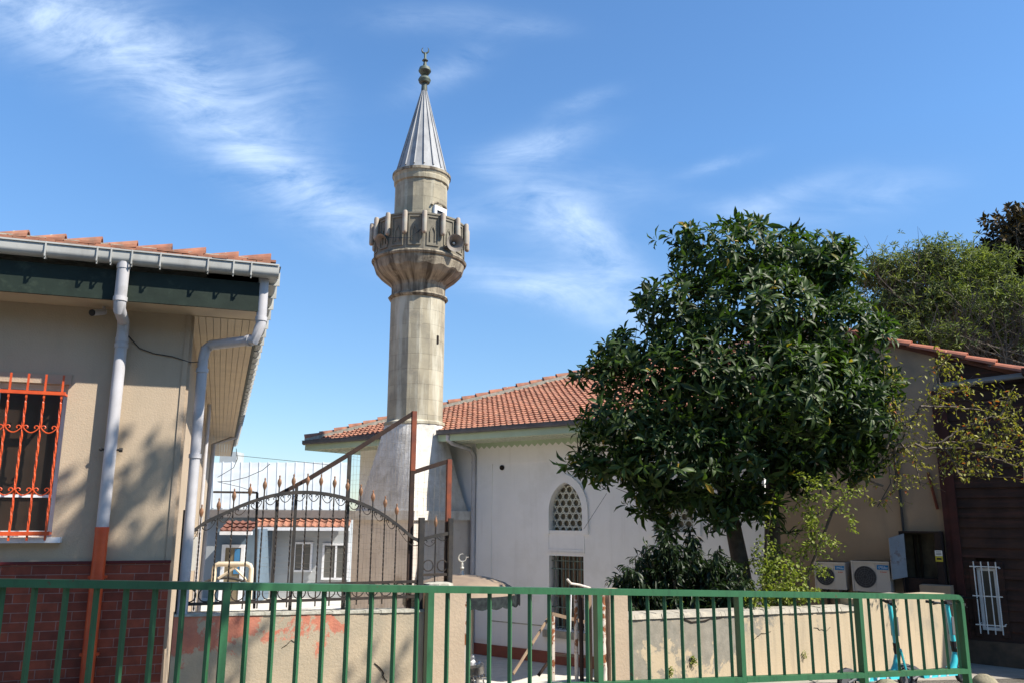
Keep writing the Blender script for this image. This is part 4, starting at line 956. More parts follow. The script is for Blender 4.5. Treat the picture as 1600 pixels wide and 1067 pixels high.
# downpipe
mb = MB(); u1_ = um(700, 684, OV)[0]; u2_ = um(740, 712, .08)[0]
mb.tube([FMq.P(u1_, ge - .02, OV), FMq.P(u1_, ge - .14, OV), FMq.P(u1_ + .05, ge - .22, OV - .1), FMq.P(u2_ - .06, um(738, 707, .08)[1] + .08, .14), FMq.P(u2_, um(740, 712, .08)[1], .07), FMq.P(u2_, COURT, .07)], .05, 12)
for y in (722, 812): mb.tube([FMq.P(u2_, um(740, y, .07)[1] - .02, .07), FMq.P(u2_, um(740, y, .07)[1] + .02, .07)], .058, 12)
obj('downpipe', mb, M['pvc'], mosq, smooth=True)
# roof
al = R(20.8); oz = zsf + .2; o_ = FMq.P(eL, oz, OV)
upm = -FMq.n * math.cos(al) + Vector((0, 0, math.sin(al))); nrm_ = FMq.n * math.sin(al) + Vector((0, 0, math.cos(al)))
mb = MB(); HR = 6.2 / math.cos(al)
tile_slope(mb, o_, FMq.u, upm, nrm_, lambda m: m * math.cos(al), lambda m: eR - eL, HR, tw=.15, th=.20, amp=.018, lip=.042)
upl = FMq.u * math.cos(al) + Vector((0, 0, math.sin(al))); nl = -FMq.u * math.sin(al) + Vector((0, 0, math.cos(al)))
tile_slope(mb, FMq.P(eL, oz, OV), -FMq.n, upl, nl, lambda m: m * math.cos(al), lambda m: 12.4 - m * math.cos(al), HR, tw=.2, th=.29, amp=.026, lip=.04, seg=4)
pk = FMq.P(eL + 6.2, oz + 6.2 * math.tan(al), OV - 6.2); pk2 = FMq.P(eR, pk.z, OV - 6.2)
mb.add([FMq.P(eR, oz, OV - 12.4), FMq.P(eL, oz, OV - 12.4), pk, pk2], [(0, 1, 2, 3)])
obj('roof', mb, M['tile'], mosq)
mb = MB(); mb.bar(o_ + Vector((0, 0, .0)), pk + Vector((0, 0, .01)), .26, .13, mi=1); mb.bar(pk, pk2, .26, .13, mi=1); ridge_tiles(mb, o_ + Vector((0, 0, .04)), pk + Vector((0, 0, .05)), .36, .11, 1, jit=.012); ridge_tiles(mb, pk + Vector((0, 0, .04)), pk2 + Vector((0, 0, .04)), .36, .11, 1)
obj('hip_tiles', mb, [M['tile'], M['mortar']], mosq)

# ================================================================== MINARET
AX = onY(648.6, 640, 18.2); ax, ay = AX.x, 18.2
mz = lambda py: onY(800 + (ax / 18.2) * 1320, py, ay).z
def mzx(px, py): return onY(px, py, ay).z
def mr(px0, px1, py): return (onY(px1, py, ay) - onY(px0, py, ay)).length / 2
minr = thing('minaret', (ax, ay, COURT), 'pale stone minaret with a balcony and pointed lead cone rising beside the mosque', 'minaret')
def mat_stone(name, c1, c2, cyl, w_=.42, h_=.33, **k): return material(name, c1, c2, 2.5, .9, .003, 30, cyl=cyl, brick=dict(w=w_, h=h_, m=.006, c1=c1, c2=c2, cm=tuple(x * .72 for x in c1), depth=.003, only=True), **k)
M['shaft_stone'] = mat_stone('shaft_limestone', (.42, .37, .265), (.33, .295, .215), .63, streak=dict(u=3.2, v=.45, a=.8, c=(.54, .51, .41), lo=.48, hi=.62), stain=dict(s=1.8, a=.65, c=(.21, .19, .15), lo=.52, hi=.66))
M['dark_stone'] = material('weathered_limestone', (.36, .31, .23), (.22, .19, .145), 4, .95, .006, 25, cyl=.9, streak=dict(u=6, v=.9, a=.9, c=(.07, .055, .04), lo=.44, hi=.6), stain=dict(s=3, a=.5, c=(.5, .44, .33), lo=.56, hi=.68))
M['parapet_stone'] = material('grey_parapet_stone', (.22, .20, .155), (.16, .145, .115), 5, .95, .003, 30, stain=dict(s=7, a=.5, c=(.12, .11, .09)))
rot16 = R(-90) + pi / 16
def fl(prof, nm, mat, parent=minr, n=16, **k):
    mb = MB(); mb.lathe(prof, (ax, ay, 0), n, rot=rot16, **k); return obj(nm, mb, mat, parent)
zs0 = mzx(648, 664); zring = mzx(655, 470); znk = mzx(655, 453)
rs = mr(606.5, 692, 620) / math.cos(pi / 16) * .99; ru_ = mr(612, 696.5, 480) / math.cos(pi / 16) * .985
fl([(rs, zs0), (ru_, zring)], 'shaft', M['shaft_stone'])
fl([(rs + .02, zs0 - .04), (rs + .07, zs0 - .02), (rs + .07, zs0 + .03), (rs, zs0 + .07)], 'base_ring', M['shaft_stone'])
rg = mr(608.5, 698.5, 470)
fl([(ru_, zring - .03), (rg + .0, zring - .02), (rg + .03, zring + .02), (rg, zring + .06), (ru_, zring + .07)], 'neck_ring', M['dark_stone'])
z_led = mzx(656, 414); R_led = mr(583, 728, 420); 
bowl = [(ru_ * .985, zring + .05), (ru_ * .99, znk + .0), (ru_ * 1.04, znk + .05), (ru_ + .13, znk + .13), (ru_ + .25, znk + .22), (R_led * .92, znk + .34), (R_led * .965, znk + .50), (R_led * .97, z_led - .02)]
mb = MB()
# fluted stalactite bowl: ribs alternate in radius
n = 64; vs = []
for i, (r, z) in enumerate(bowl):
    for k in range(n):
        a = 2 * pi * k / n + rot16; fld = (.02 if (k % 4) < 2 else -.012) * math.sin(pi * min(1, max(0, (i - 1) / 5))) if 1 < i < 7 else 0
        vs.append((ax + (r + fld) * math.cos(a), ay + (r + fld) * math.sin(a), z + (0.03 if (k % 4) < 2 and 1 < i < 6 else 0)))
mb.add(vs, [(i * n + k, i * n + (k + 1) % n, (i + 1) * n + (k + 1) % n, (i + 1) * n + k) for i in range(len(bowl) - 1) for k in range(n)])
obj('corbelled_bowl', mb, M['dark_stone'], minr)
fl([(R_led * .96, z_led - .04), (R_led * 1.0, z_led - .03), (R_led * 1.02, z_led + .01), (R_led * .99, z_led + .05), (R_led * .95, z_led + .06)], 'ledge_ring', M['dark_stone'], n=48)
z_top = mzx(657, 357); R_p = mr(588, 727, 390)
bal = fl([(R_p, z_led + .03), (R_p, z_top), (R_p - .1, z_top), (R_p - .1, z_led + .05)], 'balcony_parapet', M['parapet_stone'], cap=False)
fl([(0.3, z_led + .04), (R_p, z_led + .045)], 'balcony_floor', M['parapet_stone'], cap=False)
mb = MB()
for k in range(16):
    a = rot16 + 2 * pi * (k + .5) / 16; nn_ = Vector((math.cos(a), math.sin(a), 0)); tt = Vector((-nn_.y, nn_.x, 0)); rr2 = R_p * math.cos(pi / 16); hw = R_p * math.sin(pi / 16) - .06
    o2_ = Vector((ax, ay, 0)) + nn_ * rr2
    def bx(t0, t1, z0, z1, d):
        mb.hexa([o2_ + tt * t0 + Vector((0, 0, z0)), o2_ + tt * t1 + Vector((0, 0, z0)), o2_ + tt * t1 + nn_ * d + Vector((0, 0, z0)), o2_ + tt * t0 + nn_ * d + Vector((0, 0, z0)),
                 o2_ + tt * t0 + Vector((0, 0, z1)), o2_ + tt * t1 + Vector((0, 0, z1)), o2_ + tt * t1 + nn_ * d + Vector((0, 0, z1)), o2_ + tt * t0 + nn_ * d + Vector((0, 0, z1))])
    zb_, zt_2 = z_led + .14, z_top - .06
    bx(-hw, -hw + .03, zb_, zt_2, .022); bx(hw - .03, hw, zb_, zt_2, .022); bx(-hw + .03, hw - .03, zt_2 - .035, zt_2, .022); bx(-hw + .03, hw - .03, zb_, zb_ + .035, .022)
    # pointed niche outline
    pts = [(-.055, zb_ + .1), (-.055, zb_ + .33), (0, zb_ + .46), (.055, zb_ + .33), (.055, zb_ + .1)]
    for (x0, y0), (x1, y1) in zip(pts, pts[1:]): mb.bar(o2_ + tt * x0 + nn_ * .012 + Vector((0, 0, y0)), o2_ + tt * x1 + nn_ * .012 + Vector((0, 0, y1)), .02, .022, up=nn_)
    bx(-hw - .05, hw + .05, z_top - .03, z_top + .012, .02)
obj('panel_mouldings', mb, M['parapet_stone'], minr)
M['lamp_case'] = material('lamp_casing', (.38, .36, .30), (.34, .27, .21), 5, .6, stain=dict(s=6, a=.6, c=(.30, .17, .12), lo=.54, hi=.65), streak=dict(u=14, v=1, a=.5, c=(.2, .18, .15)))
for k in range(16):
    a = rot16 + 2 * pi * k / 16; c = Vector((ax + (R_p + .075) * math.cos(a), ay + (R_p + .075) * math.sin(a), 0))
    if c.y > ay + .75: continue
    zb_, zt_2 = z_top - .50, z_top + .02
    t = thing('tube_lamp', (c.x, c.y, zb_), 'upright tubular lamp fixed to the %s of the minaret balcony parapet' % ('sunlit right side' if c.x > ax + .35 else 'far left side' if c.x < ax - .75 else 'left side' if c.x < ax - .35 else 'front'), 'lamp', 'tube lamps round the minaret balcony')
    mb = MB(); mb.lathe([(.03, zb_), (.05, zb_ + .02), (.055, zb_ + .05), (.055, zt_2 - .04), (.045, zt_2), (.02, zt_2 + .005)], (c.x, c.y, 0), 12); obj('lamp_tube', mb, M['lamp_case'], t, smooth=True)
    mb = MB(); d = Vector((math.cos(a), math.sin(a), 0))
    for z in (zb_ + .1, zt_2 - .1): mb.bar(Vector((c.x, c.y, z)), Vector((c.x, c.y, z)) - d * .085, .03, .02)
    obj('bracket', mb, M['iron_grey'], t)
# upper shaft
zu1 = mzx(659, 287); r_up = mr(618, 699, 320) / math.cos(pi / 16) * .985
fl([(r_up * 1.01, z_led + .05), (r_up, zu1)], 'upper_shaft', M['shaft_stone'])
zc0 = mzx(659, 284); rc = mr(614, 704, 283)
fl([(r_up, zc0 - .16), (r_up + .03, zc0 - .14), (r_up + .04, zc0 - .05), (rc * .95, zc0 - .02), (rc * .99, zc0 + .05)], 'upper_cornice', M['shaft_stone'], n=32)
fl([(rc * .97, zc0 + .045), (rc * 1.01, zc0 + .05), (rc * 1.01, zc0 + .11), (rc * .9, zc0 + .14)], 'cornice_lip', M['dark_stone'], n=48)
zc1 = mzx(660, 272); zap = mzx(664, 141); rcone = mr(621, 701, 275)
mb = MB(); NS = 16; vs = []
H_ = zap - zc1
mb.lathe([(rcone, zc0 + .1), (rcone * .93, zc1 + .06)] + [(rcone * .93 * (1 - t) + .05 * t, zc1 + .06 + (zap - zc1 - .06) * t) for t in (.2, .4, .6, .8, 1.0)], (ax, ay, 0), NS, rot=rot16)
for k in range(NS):
    a = rot16 + 2 * pi * k / NS; p0 = Vector((ax + (rcone * .95 + .012) * math.cos(a), ay + (rcone * .95 + .012) * math.sin(a), zc1 + .02)); p1 = Vector((ax + .058 * math.cos(a), ay + .058 * math.sin(a), zap))
    mb.tube([p0, p0.lerp(p1, .5), p1], [.02, .015, .007], 5)
obj('lead_cone', mb, M['lead'], minr)
zz = lambda py: mzx(665, py)
mb = MB(); mb.lathe([(.075, zz(143)), (.068, zz(132)), (.05, zz(131)), (.13, zz(130)), (.155, zz(126)), (.12, zz(122)), (.05, zz(121)), (.05, zz(118)), (.1, zz(117)), (.155, zz(112)), (.13, zz(107)), (.05, zz(104)), (.035, zz(97)), (.075, zz(95.5)), (.04, zz(93)), (.025, zz(91)), (.032, zz(86)), (.02, zz(83))], (ax, ay, 0), 16); 
c = Vector((ax, ay, zz(79))); q = arc(c, .085, R(130), R(410), 16, (1, 0, 0), (0, 0, 1)); mb.tube(q, [.006 + .016 * math.sin(pi * i / 16) for i in range(17)], 6)
obj('finial', mb, M['bronze'], minr, smooth=True)
# balcony door, slit
th = R(52); dd = Vector((math.sin(th), -math.cos(th), 0)); tt = Vector((dd.y * -1, dd.x, 0)); oo = Vector((ax, ay, 0)) + dd * r_up * .97; zd0, zd1 = z_led + .1, mzx(689, 334)
def ob(mb, t0, t1, z0, z1, d0, d1):
    mb.hexa([oo + tt * t0 + dd * d0 + Vector((0, 0, z0)), oo + tt * t1 + dd * d0 + Vector((0, 0, z0)), oo + tt * t1 + dd * d1 + Vector((0, 0, z0)), oo + tt * t0 + dd * d1 + Vector((0, 0, z0)),
             oo + tt * t0 + dd * d0 + Vector((0, 0, z1)), oo + tt * t1 + dd * d0 + Vector((0, 0, z1)), oo + tt * t1 + dd * d1 + Vector((0, 0, z1)), oo + tt * t0 + dd * d1 + Vector((0, 0, z1))])
mb = MB(); ob(mb, -.2, -.12, zd0, zd1, -.05, .05); ob(mb, .12, .2, zd0, zd1, -.05, .05); ob(mb, -.12, .12, zd1 - .1, zd1, -.05, .05); door = obj('balcony_door', mb, M['pvc_frame'], minr)
mb = MB(); ob(mb, -.12, .12, zd0, zd1 - .1, -.05, .02); obj('pane', mb, M['dark_glass'], door)
mb = MB(); mb.tube([oo + tt * (.24 * math.cos(t)) + dd * .0 + Vector((0, 0, zd1 + .0 + .1 * math.sin(t))) for t in [pi * i / 8 for i in range(9)]], .03, 6); obj('hood_mould', mb, M['dark_stone'], door)
th = R(54); r3 = rs * .975; p = Vector((ax + r3 * math.sin(th), ay - r3 * math.cos(th), mzx(683, 536))); mb = MB(); mb.bar(p + Vector((0, 0, -.09)), p + Vector((0, 0, .09)), .05, .06, up=(math.sin(th), -math.cos(th), 0)); obj('slit_window', mb, M['void'], minr)
# flared base
Cn = Vector((-1.99, 16.97, 0)); fu = Vector((-.806, .592, 0)); fv = Vector((.592, .806, 0))
bc = Vector((ax, ay, 0)); bs_ = .90
zb1 = onY(645, 797, 17.0).z; zb2 = onY(645, 812, 17.0).z
M['rough_white'] = material('rough_whitewash', (.66, .64, .60), (.52, .49, .44), 5, .95, .008, 30, stain=dict(s=3.5, a=.5, c=(.32, .29, .25), lo=.5, hi=.66), streak=dict(u=6, v=.6, a=.3, c=(.35, .3, .25), lo=.55, hi=.7))
ang0 = math.atan2(-1 * 1, 0)
def sq_pt(a, hs):      # point of the square outline (aligned with mosque) in direction a
    d = Vector((math.cos(a), math.sin(a), 0)); k = max(abs(d.dot(fu)), abs(d.dot(fv))); return d * (hs / k)
NL = 7; n = 48; vs = []
for i in range(NL):
    t = i / (NL - 1); z = zb1 + (zs0 - .03 - zb1) * t
    for k in range(n):
        a = 2 * pi * k / n + rot16 * 0; dsq = sq_pt(a, bs_ - .03); dci = Vector((math.cos(a), math.sin(a), 0)) * (rs + .045)
        s_ = t ** .85; p = dsq.lerp(dci, s_); vs.append((ax + p.x, ay + p.y, z))
mb = MB(); mb.add(vs, [(i * n + k, i * n + (k + 1) % n, (i + 1) * n + (k + 1) % n, (i + 1) * n + k) for i in range(NL - 1) for k in range(n)])
obj('flared_base', mb, M['rough_white'], minr)
def sqbox(mb, hs, z0, z1):
    c4 = [bc - fu * hs - fv * hs, bc - fu * hs + fv * (hs + .2), bc + fu * hs + fv * (hs + .2), bc + fu * hs - fv * hs]
    mb.hexa([q + Vector((0, 0, z0)) for q in c4] + [q + Vector((0, 0, z1)) for q in c4])
mb = MB(); sqbox(mb, bs_ + .04, zb2, zb1); obj('base_band', mb, M['rough_white'], minr)
M['pinkish'] = material('stained_plaster', (.60, .54, .48), (.52, .46, .41), 2, .9, .003, 40, stain=dict(s=2.6, a=.7, c=(.33, .27, .21), lo=.58, hi=.66), streak=dict(u=7, v=.7, a=.3, c=(.36, .3, .25), lo=.55, hi=.7))
mb = MB(); sqbox(mb, bs_ - .02, COURT, zb2); obj('square_base', mb, M['pinkish'], minr)
# loudspeakers
def horn(px, py, Y, aim, label, gid):
    p = onY(px, py, Y); t = thing('loudspeaker', (p.x, p.y, p.z), label, 'loudspeaker', 'loudspeakers on the minaret balcony')
    d = Vector(aim).normalized(); m4 = d.to_track_quat('Z', 'Y').to_matrix().to_4x4()
    hm = material('weathered_horn', (.24, .215, .185), (.16, .14, .12), 6, .6)
    mb = MB(); mb.lathe([(.035, -.30), (.04, -.22), (.07, -.15), (.12, -.07), (.185, 0), (.197, .012), (.18, .006), (.115, -.06), (.05, -.14), (.02, -.2)], p, 22, cap=False, mat=m4); obj('horn', mb, hm, t, smooth=True)
    mb = MB(); mb.lathe([(.0, -.36), (.06, -.35), (.065, -.26), (.04, -.24), (.0, -.24)], p, 14, mat=m4, cap=False); obj('driver', mb, M['grey_plastic'], t, smooth=True)
    mb = MB(); mb.lathe([(.0, -.2), (.028, -.18), (.028, -.08), (0, -.07)], p, 10, mat=m4, cap=False); obj('cone_plug', mb, M['gutter'], t, smooth=True)
    mb = MB(); b = Vector((ax, ay, p.z)); mb.bar(p - d * .25, p + (b - p).normalized() * .3, .025, .025); obj('bracket', mb, M['iron_grey'], t)
horn(597, 379, 17.45, (-.62, -.62, -.5), 'dark loudspeaker horn on the left side of the minaret balcony', 0)
horn(711, 380, 17.35, (.35, -.9, -.2), 'pale loudspeaker horn on the right side of the minaret balcony', 1)

# ================================================================== FOUNTAIN
fo = onY(722, 897, 12.4); fx, fy, fz = fo.x, fo.y, fo.z
fount = thing('ablution_fountain', (fx, fy, COURT), 'round ablution fountain with a shallow brown dome canopy behind the gate pillar', 'fountain')
Rf = (onY(812, 925, 12.4).x - fx)
zrim = fz - .26
mb = MB(); mb.lathe([(Rf, zrim), (Rf * .93, zrim + .06), (Rf * .75, zrim + .15), (Rf * .5, zrim + .215), (Rf * .25, zrim + .25), (.03, fz)], (fx, fy, 0), 36, cap=False); mb.lathe([(Rf * .99, zrim - .012), (.05, zrim + .03)], (fx, fy, 0), 36, cap=False); obj('canopy', mb, M['sheet_brown'], fount, smooth=True)
mb = MB(); n = 96; vs = []
for i, (dz) in enumerate((.01, -.07, -.13)):
    for k in range(n):
        a = 2 * pi * k / n; sc2 = -.03 * abs(math.sin(k * pi / 4)) if i == 2 else 0; vs.append((fx + (Rf + .01) * math.cos(a), fy + (Rf + .01) * math.sin(a), zrim + dz + sc2))
mb.add(vs, [(i * n + k, i * n + (k + 1) % n, (i + 1) * n + (k + 1) % n, (i + 1) * n + k) for i in range(2) for k in range(n)])
obj('scalloped_fringe', mb, material('dark_fringe', (.014, .017, .02), (.035, .045, .045), 18, .5), fount)
mb = MB(); mb.lathe([(.05, fz - .02), (.03, fz + .02), (.018, fz + .06), (.032, fz + .09), (.018, fz + .12), (.022, fz + .15), (.01, fz + .17)], (fx, fy, 0), 12)
q = arc((fx + .0, fy, fz + .235), .055, R(-60), R(250), 18, (1, 0, 0), (0, 0, 1)); q = arc((fx, fy, fz + .235), .055, R(25), R(-285), 18, (1, 0, 0), (0, 0, 1)); mb.tube(q, [.003 + .009 * math.sin(pi * i / 18) for i in range(19)], 6); mb.tube([(fx + .06, fy, fz + .24), (fx + .09, fy, fz + .245)], .007, 5)
M['pale_metal'] = material('pale_metal', (.55, .53, .46), rough=.5, metal=.2)
obj('crescent_finial', mb, M['pale_metal'], fount, smooth=True)
bsn = onY(722, 1038, 12.4); zb3 = bsn.z
mb = MB(); Rb = onY(757, 1040, 12.4).x - fx
mb.lathe([(Rb * .8, COURT), (Rb * .8, zb3 - .15), (Rb, zb3 - .1), (Rb, zb3), (Rb * .88, zb3 + .03), (Rb * .8, zb3)], (fx, fy, 0), 24); obj('basin', mb, M['steel'], fount, smooth=True)
mb = MB(); lx = onY(738, 1030, 12.3).x; mb.lathe([(.05, zb3), (.055, zb3 + .06), (.03, zb3 + .09), (.035, zb3 + .11), (.02, zb3 + .14), (.01, zb3 + .16)], (lx, fy - .1, 0), 12); obj('lid_knob', mb, M['pvc_frame'], fount, smooth=True)
for i in range(8):
    a = -pi / 2 + (i - 3.5) * .42; d = Vector((math.cos(a), math.sin(a), 0)); c = Vector((fx, fy, zb3 - .16)) + d * Rb * .85; mb = MB(); mb.tube([c, c + d * .09, c + d * .1 + Vector((0, 0, -.05))], .013, 6); mb.tube([c + d * .05, c + d * .05 + Vector((0, 0, .05))], .012, 6); obj('tap', mb, M['steel'], fount)
for a in (.6, 2.2, 3.9, 5.3):
    mb = MB(); mb.tube([(fx + Rb * .5 * math.cos(a), fy + .3 + Rb * .5 * math.sin(a), COURT), (fx + Rb * .5 * math.cos(a), fy + .3 + Rb * .5 * math.sin(a), zrim + .02)], .02, 8); obj('post', mb, M['pale_metal'], fount)

# ================================================================== RUSTY STUFF IN THE GATEWAY
def loose(name, pts, r, mat, label, cat, sq=False):
    mb = MB()
    if sq: mb.bar(pts[0], pts[1], r, r * 1.6)
    else: mb.tube(pts, r, 8)
    obj(name, mb, M[mat], label=label, cat=cat)
zt1 = ground(.7, 9.7)
def gy(px, py, d): return FW.pt(px, py, d)
p0 = gy(901, 1050, -.35); p1 = gy(899, 922, -.35); loose('rusty_pipe', [Vector((p0.x, p0.y, zt1)), Vector((p0.x, p0.y, p1.z))], .022, 'rusty_white', 'rusty upright pipe with a white painted top, left of the pair in the gateway', 'pipe')
p0 = gy(909, 1050, -.3); loose('rusty_pipe', [Vector((p0.x, p0.y, zt1)), Vector((p0.x, p0.y, p1.z))], .024, 'rust', 'dark rusty upright pipe, right of the pair in the gateway', 'pipe')
p0 = gy(921, 1050, -.2); mb = MB(); mb.bar(Vector((p0.x, p0.y, zt1)), Vector((p0.x, p0.y, p1.z)), .05, .06, up=FW.n); obj('wooden_post', mb, M['timber'], label='brown wooden post standing beside the green railing post in the gateway', cat='post')
loose('branch', [gy(886, 904, -.3), gy(892, 911, -.3), gy(905, 913, -.3), gy(922, 918, -.3)], .014, 'rusty_white', 'crooked pale bar lying across the top of the rusty pipes', 'bar')
# leaning timber + white frame
loose('leaning_plank', [FW.pt(802, 1052, -.5) , FW.pt(856, 966, -1.0)], .018, 'timber', 'grey wooden plank leaning against the white frame in the gateway', 'plank', True)
fr_ = thing('gate_leaf', FW.P(FW.uz(864, 1050, -.9)[0], zt1 - .3, -.9), 'old gate leaf frame of rusty white tube standing open in the gateway', 'gate leaf')
mb = MB(); mb.bar(FW.pt(864, 962, -.9), FW.pt(864, 1066, -.9), .035, .035, up=FW.n); obj('upright', mb, M['rusty_white'], fr_)
mb = MB(); mb.bar(FW.pt(862, 958, -.9), FW.pt(913, 971, -.9), .03, .04); obj('top_rail', mb, M['timber'], fr_)
mb = MB(); mb.bar(FW.pt(864, 1022, -.9), FW.pt(914, 1025, -.9), .03, .03); obj('middle_rail', mb, M['rust'], fr_)
mb = MB(); mb.bar(FW.pt(841, 1055, -.9), FW.pt(862, 1026, -.9), .025, .03); obj('brace', mb, M['rust'], fr_)
mb = MB(); mb.bar(FW.pt(892, 922, -.6), FW.pt(890, 1012, -.6), .012, .03, up=FW.n); obj('white_strip', mb, M['pvc_frame'], label='thin white plastic strip hanging by the rusty pipes', cat='strip')

# ================================================================== BEIGE BUILDING + WOODEN HOUSE (right)
FB = Fr(4.85, 16.0, MAZ)
bu = lambda px, py, d=0: FB.uz(px, py, d)
beige = thing('beige_building', FB.P(1.5, COURT, -2), 'plain beige plastered building behind the broad leaved tree', 'building')
uBL = bu(1196, 800)[0]; uBR = bu(1488, 820)[0]
vz = lambda px, py: bu(px, py)
v0 = bu(1300, 512); v1 = bu(1395, 537); v2 = bu(1461, 553); v3 = bu(1592, 582)
slope_b = (v3[1] - v1[1]) / (v3[0] - v1[0])
zat = lambda u: v1[1] + slope_b * (u - v1[0])
uL1 = bu(1240, 600)[0]
mb = MB(); uS = bu(1464, 600)[0]
UJ = (uS + uBR) / 2
zl_ = zat(uL1)
zlow = bu(1489, 603)[1]
mb.prism([FB.P(uBL, COURT - .3, 0), FB.P(UJ, COURT - .3, 0), FB.P(UJ, zat(UJ) - .05, 0), FB.P(uL1, zl_ - .05, 0), FB.P(uBL, zl_ - .6, 0)], FB.n * -4)
obj('wall', mb, M['beige_wall'], beige)
mb = MB(); ridge_tiles(mb, FB.P(v3[0] + .1, zat(v3[0] + .1) , .06), FB.P(uL1, zl_, .06), .44, .10, 1, jit=.01)
for i in range(6):
    fbox(mb, FB, uL1, uL1 + .01, zl_, zl_ + .01, -.1, 0)
vt = obj('verge_tiles', mb, [material('verge_clay', (.42, .15, .085), (.3, .11, .07), 4, .85, .002, 40, stain=dict(s=6, a=.4, c=(.2, .1, .07))), M['mortar']], beige)
mb = MB(); th_ = .05
mb.prism([FB.P(uL1, zl_ - .06, .04), FB.P(v3[0] + .15, zat(v3[0] + .15) - .06, .04), FB.P(v3[0] + .15, zat(v3[0] + .15) - .0, .04), FB.P(uL1, zl_ - .0, .04)], FB.n * -4.1); obj('roof', mb, M['tile_dark'], beige)
mb = MB(); mb.tube([FB.pt(1386, 692, .03), FB.pt(1399, 702, .03)] + [FB.P(bu(1400, 705, .03)[0], bu(1400, 705, .03)[1] - k * .1, .03) for k in range(1, 18)], .02, 7); mb.tube([FB.pt(1386, 692, .03), FB.P(bu(1386, 692, .03)[0], bu(1386, 692, .03)[1] - .7, .03), FB.P(bu(1386, 692, .03)[0] - .25, bu(1386, 692, .03)[1] - 1.1, .03)], .008, 5); obj('black_pipe', mb, M['wire'], beige)
mb = MB(); mb.bar(FB.pt(1450, 737, .03), FB.pt(1465, 795, .03), .035, .03); obj('red_brace', mb, M['orange_rust'], beige)
# utility cabinet
cab = thing('utility_cabinet', FB.P(bu(1430, 900)[0], bu(1430, 925)[1], .1), 'open dark utility cabinet with a grey rust edged door beside the air conditioners', 'cabinet')
c0, c1 = bu(1412, 860, .0)[0], bu(1478, 870, .0)[0]; cz1, cz0 = bu(1430, 829)[1], bu(1430, 925)[1]
mb = MB(); fbox(mb, FB, c0, c1, cz1 - .03, cz1, .0, .28); fbox(mb, FB, c0, c0 + .03, cz0, cz1 - .03, .0, .28); fbox(mb, FB, c1 - .1, c1, cz0, cz1 - .03, 0.0, .28); fbox(mb, FB, c0 + .03, c1 - .1, cz0, cz0 + .25, .0, .22); obj('casing', mb, material('dark_rusted_casing', (.035, .02, .016), (.02, .014, .012), 6, .9), cab)
mb = MB(); fbox(mb, FB, c0 + .03, c1 - .1, cz0 + .25, cz1 - .03, .005, .012); obj('back_panel', mb, material('dark_plaster', (.09, .08, .055), (.05, .04, .03), 6, .9), cab)
mb = MB(); mb.bar(FB.P(c0 + .2, cz0 + .25, .06), FB.P(c0 + .2, cz1 - .06, .06), .04, .04); mb.bar(FB.P(c0 + .28, cz0 + .25, .06), FB.P(c0 + .28, cz1 - .06, .06), .03, .03); obj('conduit', mb, M['void'], cab)
dl, dr_ = FB.pt(1389, 840, .45), FB.pt(1412, 833, .28); hgt = FB.pt(1386, 840, .45).z - FB.pt(1396, 905, .45).z
mb = MB(); dlo = Vector((dl.x, dl.y, dl.z - hgt)); dro = Vector((dr_.x, dr_.y, dr_.z - hgt - .03)); nn3 = (dr_ - dl).cross(Vector((0, 0, 1))).normalized() * .02
mb.hexa([dlo, dro, dro - nn3, dlo - nn3, dl, dr_, dr_ - nn3, dl - nn3]); obj('door', mb, M['grey_metal'], cab)
mb = MB(); s0 = FB.pt(1467, 854, .30); su, sz = bu(1467, 868, .29); fbox(mb, FB, su - .055, su + .055, sz - .09, sz, .285, .29, 0); fbox(mb, FB, su - .055, su + .055, sz, sz + .09, .285, .29, 1)
for k in range(3): fbox(mb, FB, su - .04, su + .04, sz + .02 + k * .022, sz + .028 + k * .022, .29, .292, 2)
fbox(mb, FB, su - .035, su + .035, sz - .06, sz - .03, .29, .292, 2)
obj('warning_label', mb, [M['yellow'], M['white_paint'], M['rubber']], cab)
mb = MB(); k0 = bu(1440, 930, .5)[0]; fbox(mb, FB, k0, k0 + .45, COURT, bu(1440, 912, .4)[1], .3, .6); obj('concrete_block', mb, M['beige_wall'], label='shaded concrete block under the open cabinet', cat='concrete block')
